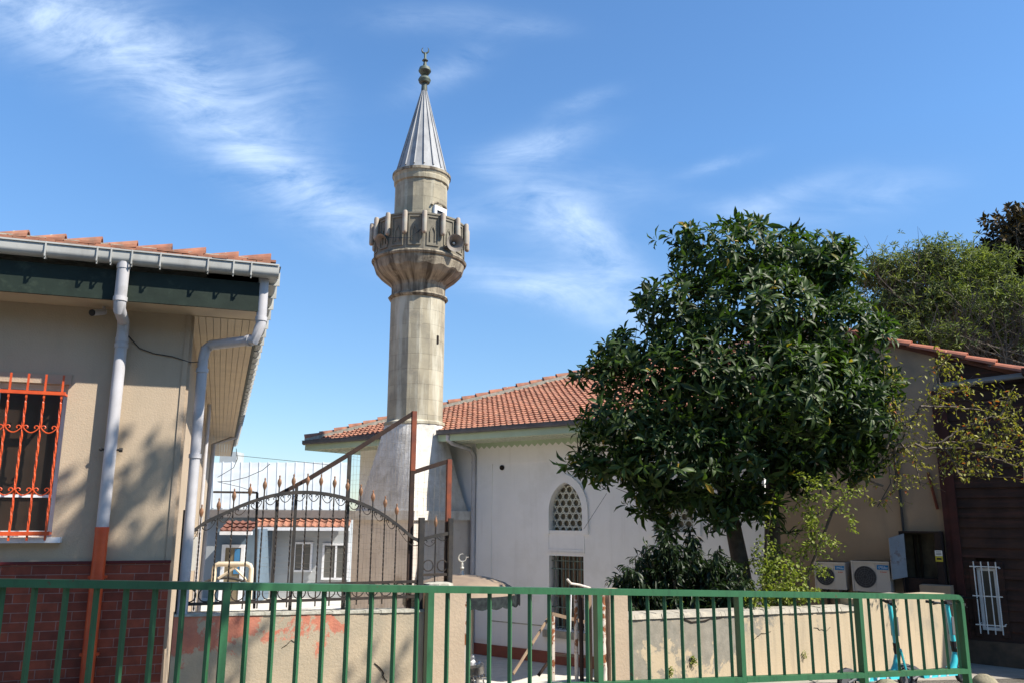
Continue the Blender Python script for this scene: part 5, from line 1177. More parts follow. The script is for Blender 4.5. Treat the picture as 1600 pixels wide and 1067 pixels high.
# air conditioners
def text_mesh(body, size, extrude=.001, shear=.35):
    cu = bpy.data.curves.new('lettering', 'FONT'); cu.body = body; cu.size = size; cu.shear = shear; cu.extrude = extrude; cu.align_x = 'CENTER'; cu.align_y = 'CENTER'
    o = bpy.data.objects.new('lettering', cu); COL.objects.link(o); bpy.context.view_layer.update()
    me = bpy.data.meshes.new_from_object(o.evaluated_get(bpy.context.evaluated_depsgraph_get())); bpy.data.objects.remove(o); bpy.data.curves.remove(cu)
    v = [tuple(x.co) for x in me.vertices]; f = [tuple(p.vertices) for p in me.polygons]; bpy.data.meshes.remove(me); return v, f
TXT = text_mesh('Midea', .075)
def ac_unit(x0, x1, y0, y1, label):
    d1 = .42; u0, z1 = bu(x0, y0, d1); u1, _ = bu(x1, y0, d1); _, z0 = bu((x0 + x1) / 2, y1, d1); wd = u1 - u0; ht = z1 - z0
    t = thing('air_conditioner', FB.P((u0 + u1) / 2, z0, .25), label, 'air conditioner', 'outdoor air conditioner units')
    mb = MB(); fbox(mb, FB, u0, u1, z0, z1, .12, d1 - .02); fbox(mb, FB, u0 - .008, u1 + .008, z1 - .025, z1, .11, d1 - .0); fbox(mb, FB, u0, u0 + wd * .04, z0, z1 - .025, d1 - .02, d1 - .01); fbox(mb, FB, u0 + .62 * wd, u0 + .63 * wd, z0, z1 - .03, d1 - .02, d1 - .014); obj('casing', mb, M['ac_case'], t)
    cx_ = u0 + wd * .355; cz_ = (z0 + z1) / 2 - .01; rf = min(ht * .42, wd * .29); mb = MB()
    q = [FB.P(cx_ + rf * math.cos(a), cz_ + rf * math.sin(a), d1 - .017) for a in [2 * pi * i / 32 for i in range(32)]]; mb.prism(q, FB.n * .004); fan = obj('fan_opening', mb, M['ac_fan'], t)
    mb = MB()
    for rr3 in (.2, .4, .6, .8, 1.0): mb.tube(arc(FB.P(cx_, cz_, d1 - .006), rf * rr3, 0, 2 * pi, 28, FB.u, (0, 0, 1)), .0035, 4, cap=False)
    for i in range(12): a = 2 * pi * i / 12; mb.tube([FB.P(cx_ + .2 * rf * math.cos(a), cz_ + .2 * rf * math.sin(a), d1 - .006), FB.P(cx_ + rf * math.cos(a), cz_ + rf * math.sin(a), d1 - .006)], .003, 4)
    obj('fan_guard', mb, M['grey_plastic'], fan)
    mb = MB(); ba, bb = u0 + wd * .68, u0 + wd * .975; bz_ = z1 - .06 - ht * .15; fbox(mb, FB, ba, bb, bz_, z1 - .06, d1 - .02, d1 - .012); bd = obj('badge', mb, M['badge'], t)
    mb = MB(); v, f = TXT; bcx = (ba + bb) / 2 + .012; bcz = (bz_ + z1 - .06) / 2; k = (bb - ba) / .25; mb.add([FB.P(bcx + q[0] * k, bcz + q[1] * k - .004, d1 - .0105 + q[2]) for q in v], f)
    mb.tube(arc(FB.P(bcx - .085 * k, bcz + .0, d1 - .0105), .022 * k, R(60), R(300), 10, FB.u, (0, 0, 1)), .0025, 4); mb.tube([FB.P(bcx - .08 * k, bcz + .02 * k, d1 - .0105), FB.P(bcx + .05 * k, bcz + .034 * k, d1 - .0105)], .002, 4)
    obj('brand_lettering', mb, M['white_mark'], bd)
    mb = MB(); fbox(mb, FB, ba + .05, ba + .065, bz_ - .045, bz_ - .03, d1 - .02, d1 - .014); fbox(mb, FB, ba + .075, bb - .03, bz_ - .043, bz_ - .033, d1 - .02, d1 - .014); obj('red_print', mb, M['red_mark'], t)
    mb = MB()
    for uu in (u0 + .08, u1 - .12): fbox(mb, FB, uu, uu + .04, z0 - .04, z0, 0, d1); fbox(mb, FB, uu, uu + .04, z0 - .3, z0 - .04, 0, .04)
    obj('wall_bracket', mb, M['iron_grey'], t)
ac_unit(1271, 1319, 876.5, 920, 'smaller air conditioner unit on the beige wall, nearer the trailing vine')
ac_unit(1329, 1388, 875, 924, 'larger air conditioner unit on the beige wall, beside the open cabinet')

# wooden house
wood = thing('wooden_house', FB.P(UJ + 3, ground(9, 12), -2), 'dark brown wooden clad house at the right edge', 'house')
zgw = ground(8, 12) - .4; UWR = UJ + 7.5
wA, wB = bu(1530, 930, .12)[0], bu(1561, 930, .12)[0]; wzA, wzB = bu(1545, 984, .12)[1], bu(1545, 887, .12)[1]
zgut = bu(1500, 607, .1)[1]
mb = MB(); z = bu(1540, 1000, .1)[1]; zbase = z
k = 0
while z < zgut:
    z1_ = min(z + .16, zgut)
    segs = [(UJ + .12, UWR)] if (z1_ <= wzA or z >= wzB) else [(UJ + .12, wA), (wB, UWR)]
    for (s0_, s1_) in segs:
        j = random.uniform(-.006, .006)
        mb.hexa([FB.P(s0_, z, .115 + j), FB.P(s1_, z, .115 + j), FB.P(s1_, z, 0), FB.P(s0_, z, 0), FB.P(s0_, z1_ + .01, .09 + j), FB.P(s1_, z1_ + .01, .09 + j), FB.P(s1_, z1_ + .01, 0), FB.P(s0_, z1_ + .01, 0)])
    z = z1_; k += 1
mb.prism([FB.P(UJ + .002, zgut, .0), FB.P(v3[0] + .3, zgut, .0), FB.P(v3[0] + .3, zat(v3[0] + .3) - .07, .0), FB.P(UJ + .002, zat(UJ) - .07, 0)], FB.n * -4)
fbox(mb, FB, UJ + .13, UWR, zbase, zgut, -4, -.0)
obj('cladding', mb, M['wood_dark'], wood)
mb = MB(); fbox(mb, FB, UJ + .0, UJ + .12, zbase, zgut, .002, .14); fbox(mb, FB, UJ - .1, UJ - .002, zbase, zgut - .0, .002, .12); obj('corner_board', mb, material('red_brown_board', (.07, .02, .016), (.04, .014, .012), 5, .75), wood)
mb = MB(); fbox(mb, FB, UJ + .02, UWR, zgw, zbase - .004, -4, .14); obj('stone_base', mb, material('dark_base_stone', (.12, .08, .055), (.07, .05, .035), 6, .9, .004, 20), wood)
mb = MB(); gutter(mb, FB.P(UJ + .02, zgut + .05, .2), FB.P(UJ + 1.45, zgut + .12, .2), FB.n, .1, .08); gutter(mb, FB.P(UJ + 1.45, zgut + .12, .2), FB.P(UJ + 7, zgut + .3, .24), FB.n, .1, .08); obj('gutter', mb, material('dull_zinc', (.2, .22, .25), rough=.5), wood, smooth=True)
mb = MB(); mb.tube([FB.P(UJ + 1.6, zgut, .16), FB.P(UJ + 1.6, zgw, .16)], .035, 8); obj('downpipe', mb, M['timber'], wood)
mb = MB(); fbox(mb, FB, UJ + 1.3, UWR, zgut + .1, zgut + .2, -.5, .5); obj('eave', mb, M['wood_dark'], wood)
mb = MB(); f4 = .045
fbox(mb, FB, wA, wA + f4, wzA, wzB, .03, .10); fbox(mb, FB, wB - f4, wB, wzA, wzB, .03, .10); fbox(mb, FB, wA + f4, wB - f4, wzB - f4, wzB, .03, .1); fbox(mb, FB, wA + f4, wB - f4, wzA, wzA + f4, .03, .1)
ww = obj('window', mb, M['white_paint'], wood)
mb = MB(); fbox(mb, FB, wA + .02, wB - .02, wzA + .02, wzB - .02, .045, .05); obj('pane', mb, M['dark_glass'], ww)
mb = MB(); fbox(mb, FB, wA - .1, wA, wzA - .1, wzB + .1, .1, .13); fbox(mb, FB, wB, wB + .1, wzA - .1, wzB + .1, .1, .13); fbox(mb, FB, wA, wB, wzB, wzB + .1, .1, .13); obj('surround', mb, M['wood_dark'], ww)
ga = [FB.uz(x, 900, .3)[0] for x in (1523, 1534.5, 1546, 1557.5)]; gzb, gzt = FB.uz(1545, 990, .3)[1], FB.uz(1545, 877, .3)[1]
wg = thing('window_grille', FB.P(ga[1], gzb, .3), 'white iron grille projecting from the wooden house window', 'window grille')
for u in ga: mb = MB(); mb.bar(FB.P(u, gzb, .3), FB.P(u, gzt, .3), .013, .013); obj('bar', mb, M['white_paint'], wg)
for y in (885, 931, 976): z = FB.uz(1545, y, .3)[1]; mb = MB(); mb.bar(FB.P(ga[0] - .06, z, .3), FB.P(ga[3] + .05, z, .3), .013, .016); obj('cross_bar', mb, M['white_paint'], wg)
for z in (gzb + .15, gzt - .1): mb = MB(); mb.bar(FB.P(ga[3] + .04, z, .3), FB.P(ga[3] + .04, z, .1), .012, .012); mb.bar(FB.P(ga[0], z, .3), FB.P(ga[0], z, .1), .012, .012); obj('stay', mb, M['white_paint'], wg)
mb = MB(); p = FB.pt(1500, 933, .2); q = FB.pt(1528, 934, .3); mb.tube([p, q], .012, 6); mb.tube([p + Vector((-.03, 0, .02)), p + Vector((.04, 0, 0))], .035, 8); obj('wall_tap', mb, M['iron_grey'], label='small iron tap and pipe beside the wooden house window', cat='tap')

# ================================================================== BACKGROUND HOUSES THROUGH THE FENCE
YB = 30.0
bgb = thing('metal_roofed_building', onY(440, 900, YB + 2), 'building with a bright white standing seam metal roof seen behind the iron fence', 'building')
def bp(px, py, Y=YB): return onY(px, py, Y)
mb = MB(); a, b = bp(344, 797), bp(545, 799); c_, d_ = onY(548, 724, YB + 6), onY(320, 724, YB + 6); a = bp(318, 797)
up_ = Vector((0, 0, .06))
mb.hexa([a, b, c_, d_, a + up_, b + up_, c_ + up_, d_ + up_])
for i in range(17):
    t = i / 16; p0 = a.lerp(b, t) + up_; p1 = d_.lerp(c_, t) + up_; mb.bar(p0, p1, .05, .07)
obj('metal_roof', mb, M['metal_roof'], bgb)
mb = MB(); z_ = b.z; mb.box(a.x, b.x, YB + .3, YB + 10, -3, z_ + .02); obj('wall', mb, M['far_wall'], bgb)
mb = MB(); mb.box(a.x - .1, b.x + .1, YB - .05, YB + .1, bp(440, 808).z, z_ + .05); obj('fascia', mb, M['fascia'], bgb)
mb = MB(); e1, e2 = bp(398, 822, YB - .35), bp(546, 822, YB - .35); zt = bp(440, 809).z
tile_slope(mb, e1, Vector((1, 0, 0)), (Vector((0, .4, zt - e1.z))).normalized(), Vector((0, -(zt - e1.z), .4)).normalized(), lambda m: 0, lambda m: e2.x - e1.x, Vector((0, .4, zt - e1.z)).length, tw=.25, th=.3, amp=.03, lip=.04, seg=4)
obj('canopy_tiles', mb, M['tile'], bgb)
mb = MB(); mb.box(e1.x, e2.x, YB - .40, YB - .3, e1.z - .13, e1.z - .02); obj('canopy_fascia', mb, M['pvc_frame'], bgb)
mb = MB(); w0, w1 = onY(458, 860, YB + .3), onY(487, 905, YB + .3)
for (xa, xb, ya, yb) in ((460, 487, 846, 893), (505, 545, 848, 905)):
    p, q = onY(xa, ya, YB + .3), onY(xb, yb, YB + .3); mb = MB(); f5 = .07
    mb.box(p.x, q.x, YB + .22, YB + .3, p.z - f5, p.z); mb.box(p.x, q.x, YB + .22, YB + .3, q.z, q.z + f5); mb.box(p.x, p.x + f5, YB + .22, YB + .3, q.z + f5, p.z - f5); mb.box(q.x - f5, q.x, YB + .22, YB + .3, q.z + f5, p.z - f5); m_ = (p.x + q.x) / 2; mb.box(m_ - .03, m_ + .03, YB + .23, YB + .3, q.z + f5, p.z - f5)
    w_ = obj('window', mb, M['pvc_frame'], bgb); mb = MB(); mb.box(p.x + .02, q.x - .02, YB + .26, YB + .29, q.z + .02, p.z - .02); obj('pane', mb, material('grey_pane', (.12, .12, .11), rough=.3), w_)
mb = MB(); p, q = onY(344, 705, YB + 7), onY(369, 724, YB + 7); mb.box(p.x, q.x, YB + 7, YB + 8, q.z - 1, p.z); obj('roof_box', mb, M['metal_roof'], bgb)
YN = 28.6
bl = thing('slate_blue_house', onY(365, 900, YN), 'small slate blue house with white door frame and tiled porch behind the iron fence', 'house')
mb = MB(); p, q = onY(340, 826, YN), onY(396, 960, YN); mb.box(p.x, q.x, YN, YN + 1.6, -3, p.z); obj('wall', mb, M['blue_wall'], bl)
e1, e2 = onY(344, 829, YN - .8), onY(394, 825, YN - .8); e2.z = e1.z; mb = MB()
tile_slope(mb, e1, Vector((1, 0, 0)), Vector((0, .9, .35)).normalized(), Vector((0, -.35, .9)).normalized(), lambda m: 0, lambda m: e2.x - e1.x, .9, tw=.22, th=.3, amp=.03, lip=.05, seg=4); obj('porch_roof', mb, M['tile_dark'], bl)
mb = MB(); mb.box(e1.x, e2.x, YN - .85, YN - .72, e1.z - .12, e1.z - .01); obj('fascia', mb, M['pvc_frame'], bl)
mb = MB(); p, q = onY(348, 850, YN), onY(380, 905, YN); mb.box(p.x, p.x + .12, YN - .06, YN, -2.6, p.z); mb.box(q.x - .12, q.x, YN - .06, YN, -2.6, p.z); mb.box(p.x + .12, q.x - .12, YN - .06, YN, p.z - .1, p.z); dr2 = obj('door_frame', mb, M['pvc_frame'], bl)
mb = MB(); mb.box(p.x + .12, q.x - .12, YN - .03, YN - .01, -2.6, p.z - .1); obj('door', mb, material('khaki_door', (.2, .16, .1), rough=.6), dr2)
mb = MB(); mb.box((p.x + q.x) / 2 + .05, q.x - .15, YN - .05, YN - .035, p.z - .95, p.z - .14); obj('blue_pane', mb, material('blue_pane', (.06, .2, .38), rough=.2), dr2)
# cream tubular barrier
YT = 15.0; p = [onY(334, 915, YT), onY(335, 888, YT), onY(341, 880.5, YT), onY(386, 880.5, YT), onY(393, 888, YT), onY(394, 915, YT)]
tb = thing('tubular_barrier', (p[2].x + .3, YT, COURT), 'cream rounded tubular barrier with crossed bars behind the iron fence', 'barrier')
p[0].z = p[5].z = COURT; p[0].x = p[1].x; p[5].x = p[4].x
mb = MB(); mb.tube([p[0], p[1], p[1].lerp(p[2], .5) + Vector((-.015, 0, .015)), p[2], p[3], p[3].lerp(p[4], .5) + Vector((.015, 0, .015)), p[4], p[5]], .042, 10); obj('frame', mb, M['cream_tube'], tb, smooth=True)
mb = MB(); mb.tube([onY(341, 903, YT), onY(373, 882, YT)], .022, 6); mb.tube([onY(364, 883, YT), onY(392, 912, YT)], .022, 6); obj('cross_bar', mb, M['cream_tube'], tb)
mb = MB(); mb.tube([onY(320 + i * 8, 902 + 3 * (i - 4) ** 2 * .15, YT + 1) for i in range(10)], .03, 6); obj('black_hoop', mb, M['wire'], label='dark curved pipe behind the cream barrier', cat='pipe')
# overhead wires
for i, pts in enumerate(([(340, 752), (360, 751), (385, 745), (410, 734), (422, 724)], [(340, 745), (352, 738), (365, 730), (371, 716), (369, 700)], [(340, 752), (375, 760), (402, 769)], [(369, 711), (440, 718), (520, 726)])):
    mb = MB(); mb.tube([onY(x, y, 13 + i) for x, y in pts], .006, 4)
    obj('overhead_wire', mb, M['wire'], label=['thick slack wire sagging before the white metal roof', 'wire looping up to the far end of the house eave', 'faint wire running down to the thin black frame', 'thin wire crossing the sky above the metal roof'][i], cat='wire')

# ================================================================== SCOOTERS
def scooter(loc, rz, steer, label):
    t = thing('electric_scooter', loc, label, 'scooter', 'teal rental scooters parked behind the railing'); X = Matrix.Translation(loc) @ Matrix.Rotation(rz, 4, 'Z')
    def B(name, mb, m, smooth=False, parent=None):
        mb.v = [tuple(X @ Vector(q)) for q in mb.v]; return obj(name, mb, M[m], parent or t, smooth=smooth)
    def wheel(x):
        r = .115; mb = MB(); vs = []; n = 28; k2 = 8
        for i in range(n):
            for j in range(k2):
                a, b = 2 * pi * i / n, 2 * pi * j / k2; rr4 = r - .024 + .024 * math.cos(b); vs.append((x + rr4 * math.cos(a), .026 * math.sin(b), r + rr4 * math.sin(a)))
        mb.add(vs, [(i * k2 + j, ((i + 1) % n) * k2 + j, ((i + 1) % n) * k2 + (j + 1) % k2, i * k2 + (j + 1) % k2) for i in range(n) for j in range(k2)]); w_ = B('wheel', mb, 'rubber', True)
        mb = MB(); mb.tube([(x, -.02, r), (x, .02, r)], .072, 20); B('rim', mb, 'grey_plastic', False, w_)
    wheel(0); wheel(.92)
    mb = MB()
    mb.prism([(.16, -.085, .12), (.74, -.085, .12), (.80, -.06, .2), (.74, -.07, .185), (.14, -.085, .185)], (0, .17, 0)); B('deck', mb, 'teal')
    mb = MB(); mb.box(.17, .70, -.07, .07, .187, .194); B('foot_mat', mb, 'rubber')
    mb = MB()
    for i in range(3): mb.prism([(.24 + i * .15, -.087, .125), (.28 + i * .15, -.087, .125), (.31 + i * .15, -.087, .18), (.27 + i * .15, -.087, .18)], (0, .001, 0))
    B('side_stripes', mb, 'white_mark')
    mb = MB(); mb.prism([(-.13, -.045, .16), (-.06, -.045, .245), (.06, -.045, .27), (.18, -.045, .2), (.16, -.045, .17), (.06, -.045, .235), (-.05, -.045, .21)], (0, .09, 0)); mb.tube([(0, -.05, .115), (0.1, -.05, .15), (.18, -.05, .16)], .016, 6); mb.tube([(0, .05, .115), (0.1, .05, .15), (.18, .05, .16)], .016, 6); B('rear_fender', mb, 'grey_plastic')
    mb = MB(); mb.tube([(-.14, 0, .19), (-.125, 0, .2)], .022, 8); B('tail_light', mb, 'red_mark')
    mb = MB(); mb.tube([(.74, 0, .16), (.80, 0, .26), (.84, 0, .40)], [.05, .045, .036], 10); B('neck', mb, 'teal', True)
    mb = MB(); mb.tube([(.838, 0, .39), (.825, 0, .52)], .040, 10); B('folding_joint', mb, 'rubber')
    mb = MB(); mb.tube([(.825, 0, .52), (.775, 0, .98)], [.034, .026], 10); st = B('stem', mb, 'teal', True)
    mb = MB(); mb.box(.795, .86, -.035, .035, .60, .82); B('battery', mb, 'grey_plastic')
    mb = MB(); mb.tube([(.84, -.05, .44), (.92, -.05, .115)], .016, 6); mb.tube([(.84, .05, .44), (.92, .05, .115)], .016, 6); mb.tube([(.84, -.05, .44), (.84, .05, .44)], .02, 6); B('fork', mb, 'teal')
    mb = MB(); mb.prism([(.81, -.04, .2), (.86, -.04, .265), (.96, -.04, .27), (1.02, -.04, .22), (.95, -.04, .25), (.87, -.04, .245)], (0, .08, 0)); B('front_fender', mb, 'grey_plastic')
    c, s = math.cos(steer), math.sin(steer); mb = MB()
    hb = Vector((.775, 0, .985)); ax_ = Vector((s, c, 0))
    mb.tube([hb - ax_ * .24 + Vector((-.03, 0, .01)), hb - ax_ * .1, hb, hb + ax_ * .1, hb + ax_ * .24 + Vector((-.03, 0, .01))], .013, 8); hbo = B('handlebar', mb, 'grey_plastic', True)
    for sg in (-1, 1):
        mb = MB(); mb.tube([hb + ax_ * sg * .15 + Vector((-.015, 0, .005)), hb + ax_ * sg * .25 + Vector((-.03, 0, .01))], .019, 8); B('grip', mb, 'rubber', False, hbo)
        mb = MB(); mb.tube([hb + ax_ * sg * .12, hb + ax_ * sg * .15 + Vector((.06, 0, -.01)), hb + ax_ * sg * .22 + Vector((.05, 0, -.03))], .007, 5); B('brake_lever', mb, 'rubber', False, hbo)
    mb = MB(); mb.box(.74, .81, -.035, .035, .985, 1.02); B('display', mb, 'rubber'); mb = MB(); mb.tube([hb + ax_ * .1, hb + Vector((.12, .05, -.06)), Vector((.85, .03, .7)), Vector((.83, .03, .45))], .006, 5); B('brake_cable', mb, 'rubber')
    mb = MB(); mb.tube([(.25, .09, .14), (.32, .2, .01)], .01, 6); B('kickstand', mb, 'iron')
    return t
def gpt(px, Y): d = ray(px, 1000); x = d.x / d.y * Y; return Vector((x, Y, ground(x, Y)))
az_s = math.atan2(FDIR.y, FDIR.x)
s1 = gpt(1316, 10.35); scooter(s1, az_s - R(4), R(35), 'teal scooter nearer the middle of the railing, its handlebars turned')
s2 = gpt(1416, 10.95); scooter(s2, az_s - R(2), R(-15), 'teal scooter parked by the right end post of the railing')

# ================================================================== BOLLARDS
for px, Y, r, lb in ((1381, 9.85, .19, 'mossy low stone dome bollard in front of the first scooter'), (1532, 10.75, .175, 'grey low stone dome bollard beyond the railing end post')):
    p = gpt(px, Y); mb = MB(); mb.lathe([(r * 1.0, -.05), (r, .05), (r * .95, .10), (r * .82, .16), (r * .6, .205), (r * .33, .235), (.01, .245)], p, 20)
    mb.v = [(x + .006 * math.sin(z * 60 + x * 40), y + .006 * math.sin(x * 70), z + .005 * math.sin(x * 50 + y * 30)) for x, y, z in mb.v]
    obj('stone_bollard', mb, M['stone'], smooth=True, label=lb, cat='bollard', group='stone bollards by the kerb')

# ================================================================== MAIN TREE
tx = onY(1160, 900, 12.6); troot = Vector((tx.x, 12.6, COURT))
tree = thing('broadleaf_tree', troot, 'large dark evergreen tree with glossy whorled leaves behind the low wall', 'tree')
mb = MB()
T1 = [Vector((onY(1166, 930, 12.5).x, 12.5, COURT)), onY(1166, 940, 12.5), onY(1155, 870, 12.5), onY(1143, 810, 12.5), onY(1125, 740, 12.4), onY(1100, 640, 12.4), onY(1090, 540, 12.4)]
T2 = [Vector((onY(1200, 930, 12.7).x, 12.7, COURT)), onY(1204, 930, 12.7), onY(1207, 850, 12.7), onY(1206, 780, 12.7), onY(1208, 700, 12.7), onY(1212, 600, 12.7), onY(1215, 480, 12.7)]
mb.tube(T1, [.15, .14, .125, .115, .10, .07, .03], 10); mb.tube(T2, [.13, .13, .12, .10, .09, .06, .03], 10)
limb(mb, onY(1150, 830, 12.5), onY(1120, 818, 12.1), .045, .03, .03)
limb(mb, onY(1207, 800, 12.7), onY(1235, 700, 12.5), .06, .03)
lobes = [(1135, 410, 88, 62, 12.4), (1235, 412, 95, 55, 12.6), (1295, 440, 50, 72, 12.4), (1065, 495, 70, 62, 12.2), (1180, 500, 110, 85, 12.1), (1305, 540, 88, 75, 12.3), (985, 555, 66, 45, 12.2), (935, 590, 38, 28, 12.2),
         (1090, 600, 110, 80, 11.9), (1220, 610, 115, 88, 11.8), (1325, 640, 72, 85, 12.2), (980, 660, 78, 58, 12.1), (905, 716, 30, 20, 12.2), (950, 730, 55, 28, 12.2), (1060, 715, 100, 68, 11.9), (1165, 700, 90, 62, 12.0), (1290, 700, 72, 45, 12.2),
         (1015, 780, 42, 38, 12.1), (1095, 775, 52, 30, 12.2), (1382, 520, 24, 14, 12.2), (1355, 700, 28, 40, 12.3), (1075, 380, 28, 32, 12.3), (1312, 395, 22, 28, 12.4), (1010, 460, 16, 14, 12.3), (1175, 355, 40, 12, 12.4), (1160, 775, 40, 30, 12.3), (1385, 600, 22, 45, 12.2), (1125, 812, 26, 16, 12.0), (1185, 800, 34, 16, 12.2), (1255, 752, 36, 22, 12.2), (1235, 715, 60, 50, 12.3), (1040, 820, 22, 14, 12.1), (1340, 742, 24, 12, 12.2)]
for a_ in range(46):      # stray shoots that break the outline
    th_ = random.uniform(0, 2 * pi); px_, py_ = 1150 + 240 * math.cos(th_) * random.uniform(.85, 1.02), 570 + 225 * math.sin(th_)
    if py_ < 470 and px_ < 1030 or px_ > 1380 and py_ < 480: continue
    lobes.append((px_, py_, random.uniform(7, 15), random.uniform(6, 13), 12.2 + random.uniform(-.4, .4)))
for l in lobes[:18]:
    c = onY(l[0], l[1], l[4]); src = random.choice([T1[3], T1[4], T1[5], T2[4], T2[5], T2[3]]); limb(mb, src, c, .035, .008, .08, n=5, seg=5)
    for q in range(3): limb(mb, c, c + Vector((random.uniform(-.5, .5), random.uniform(-.5, .3), random.uniform(-.3, .5))), .01, .004, .08, n=3, seg=4)
obj('trunk', mb, M['bark'], tree, smooth=True)
C, O = lobe_points(lobes, 2300, shell=.66, up=.35)
P, D, L_, W_, U = rosettes(C, O, 9, .19, .062, (30, 105), .3)
leaves_mesh('crown', P, D, L_, W_, M['loquat'], tree, droop=.3, U=U)

# laurel shrub under the tree
sh = thing('laurel_shrub', Vector((onY(1060, 950, 11.6).x, 11.7, COURT)), 'dark drooping laurel shrub behind the low wall left of the tree trunk', 'shrub')
mb = MB(); base = Vector((onY(1060, 950, 11.6).x, 11.7, COURT))
C = []; O = []
for i in range(230):
    px = random.uniform(962, 1172); top = 825 + 80 * abs((px - 1065) / 105) ** 1.7; py = random.uniform(top, 965); Y = random.uniform(11.1, 12.1)
    c = onY(px, py, Y); b2 = base + Vector((random.uniform(-.3, .3), random.uniform(-.2, .2), .2)); pts = [b2.lerp(c, t) + Vector((0, 0, .25 * math.sin(pi * t))) for t in (0, .25, .5, .75, 1)]
    mb.tube(pts, [.014, .011, .009, .006, .003], 4)
    d = (pts[4] - pts[3]).normalized(); d.z -= .2
    for t in np.linspace(.0, 1, 14): C.append(np.array(pts[3].lerp(pts[4], t * 1.4) + Vector((0, 0, -.12 * t * t)))); O.append(np.array(d))
C = np.array(C); O = np.array(O); k = 3; n = len(C)
P = np.repeat(C, k, 0); D = np.repeat(O, k, 0) * .4 + RNG.normal(0, .55, (n * k, 3)); D[:, 2] -= .75
obj('stems', mb, M['bark'], sh); leaves_mesh('foliage', P, D, RNG.uniform(.1, .17, n * k), RNG.uniform(.03, .045, n * k), M['laurel'], sh, droop=.2)

# lime green vine at the trunk foot
vroot = Vector((onY(1225, 950, 11.9).x, 11.95, COURT))
vn = thing('climbing_vine', vroot, 'bright lime green climbing vine spilling around the tree trunk and over the beige wall', 'vine')
mb = MB(); C = []
strands = [[(1215, 950), (1212, 880), (1240, 840), (1280, 800), (1330, 770)], [(1225, 950), (1250, 900), (1275, 885), (1292, 900)], [(1200, 950), (1190, 890), (1200, 830), (1210, 760)], [(1240, 950), (1258, 925), (1275, 930)],
           [(1235, 800), (1262, 770), (1290, 780), (1325, 800), (1335, 830)], [(1262, 780), (1265, 820), (1270, 850), (1290, 868)], [(1220, 940), (1225, 880), (1250, 860), (1265, 845)], [(1180, 950), (1165, 900), (1180, 860)], [(1235, 945), (1235, 890), (1215, 850)], [(1210, 945), (1240, 920), (1225, 900)],
           [(1255, 800), (1275, 830), (1295, 850), (1312, 852)], [(1245, 740), (1270, 760), (1285, 745), (1320, 770), (1345, 765)], [(1265, 790), (1268, 840), (1250, 880)]]
for s_ in strands:
    Y = random.uniform(11.75, 12.3); pp = [onY(x, y, Y + random.uniform(-.1, .1)) for x, y in s_]; fine = []
    for a, b in zip(pp, pp[1:]):
        for t in np.linspace(0, 1, 8, endpoint=False): fine.append(a.lerp(b, t) + Vector((random.uniform(-.02, .02), random.uniform(-.03, .03), random.uniform(-.02, .02))))
    mb.tube(fine, .006, 4)
    for q in fine:
        for _ in range(6): C.append(np.array(q) + RNG.normal(0, .045, 3))
for (px, py, rx, ry, m) in ((1222, 905, 40, 38, 600), (1205, 930, 55, 25, 420), (1255, 928, 26, 12, 150), (1195, 870, 22, 35, 160), (1268, 815, 10, 28, 80), (1180, 945, 25, 14, 120)):
    for _ in range(m):
        r_ = math.sqrt(random.random()); a = random.random() * 6.28; C.append(np.array(onY(px + rx * r_ * math.cos(a), py + ry * r_ * math.sin(a), random.uniform(11.6, 12.2))))
C = np.array(C); n = len(C); obj('stems', mb, M['twig'], vn); leaves_mesh('foliage', C, RNG.normal(0, 1, (n, 3)) + np.array([.2, -.3, .1]), RNG.uniform(.04, .075, n), RNG.uniform(.028, .045, n), M['vine'], vn, simple=True)
# cycad-like spiky plant by the trunk and sprouts over the low wall
P = np.tile(np.array(onY(1231, 835, 11.9)), (22, 1)); D = RNG.normal(0, 1, (22, 3)); D[:, 2] = np.abs(D[:, 2]) * .8
leaves_mesh('spiky_sprout', P, D, RNG.uniform(.15, .25, 22), .03, M['laurel'], label='spiky dark sprout growing on the right hand trunk', cat='plant')
for pts_, lb_ in ((((1022, 950), (1035, 947), (1048, 945)), 'light green broad leaves peeping over the low wall under the laurel shrub'), (((1110, 940), (1122, 950), (1098, 950)), 'light green sprouts over the low wall just left of the leaning trunk'), (((1170, 948), (1182, 940), (1195, 945)), 'light green sprouts over the low wall between the two trunks')):
    C = np.array([np.array(onY(px + random.uniform(-9, 9), py + random.uniform(-10, 8), 11.3)) for px, py in pts_ for _ in range(9)]); n = len(C)
    leaves_mesh('leafy_sprout', C, RNG.normal(0, 1, (n, 3)) + np.array([.2, -.5, .3]), RNG.uniform(.09, .15, n), .035, M['vine'], label=lb_, cat='plant')

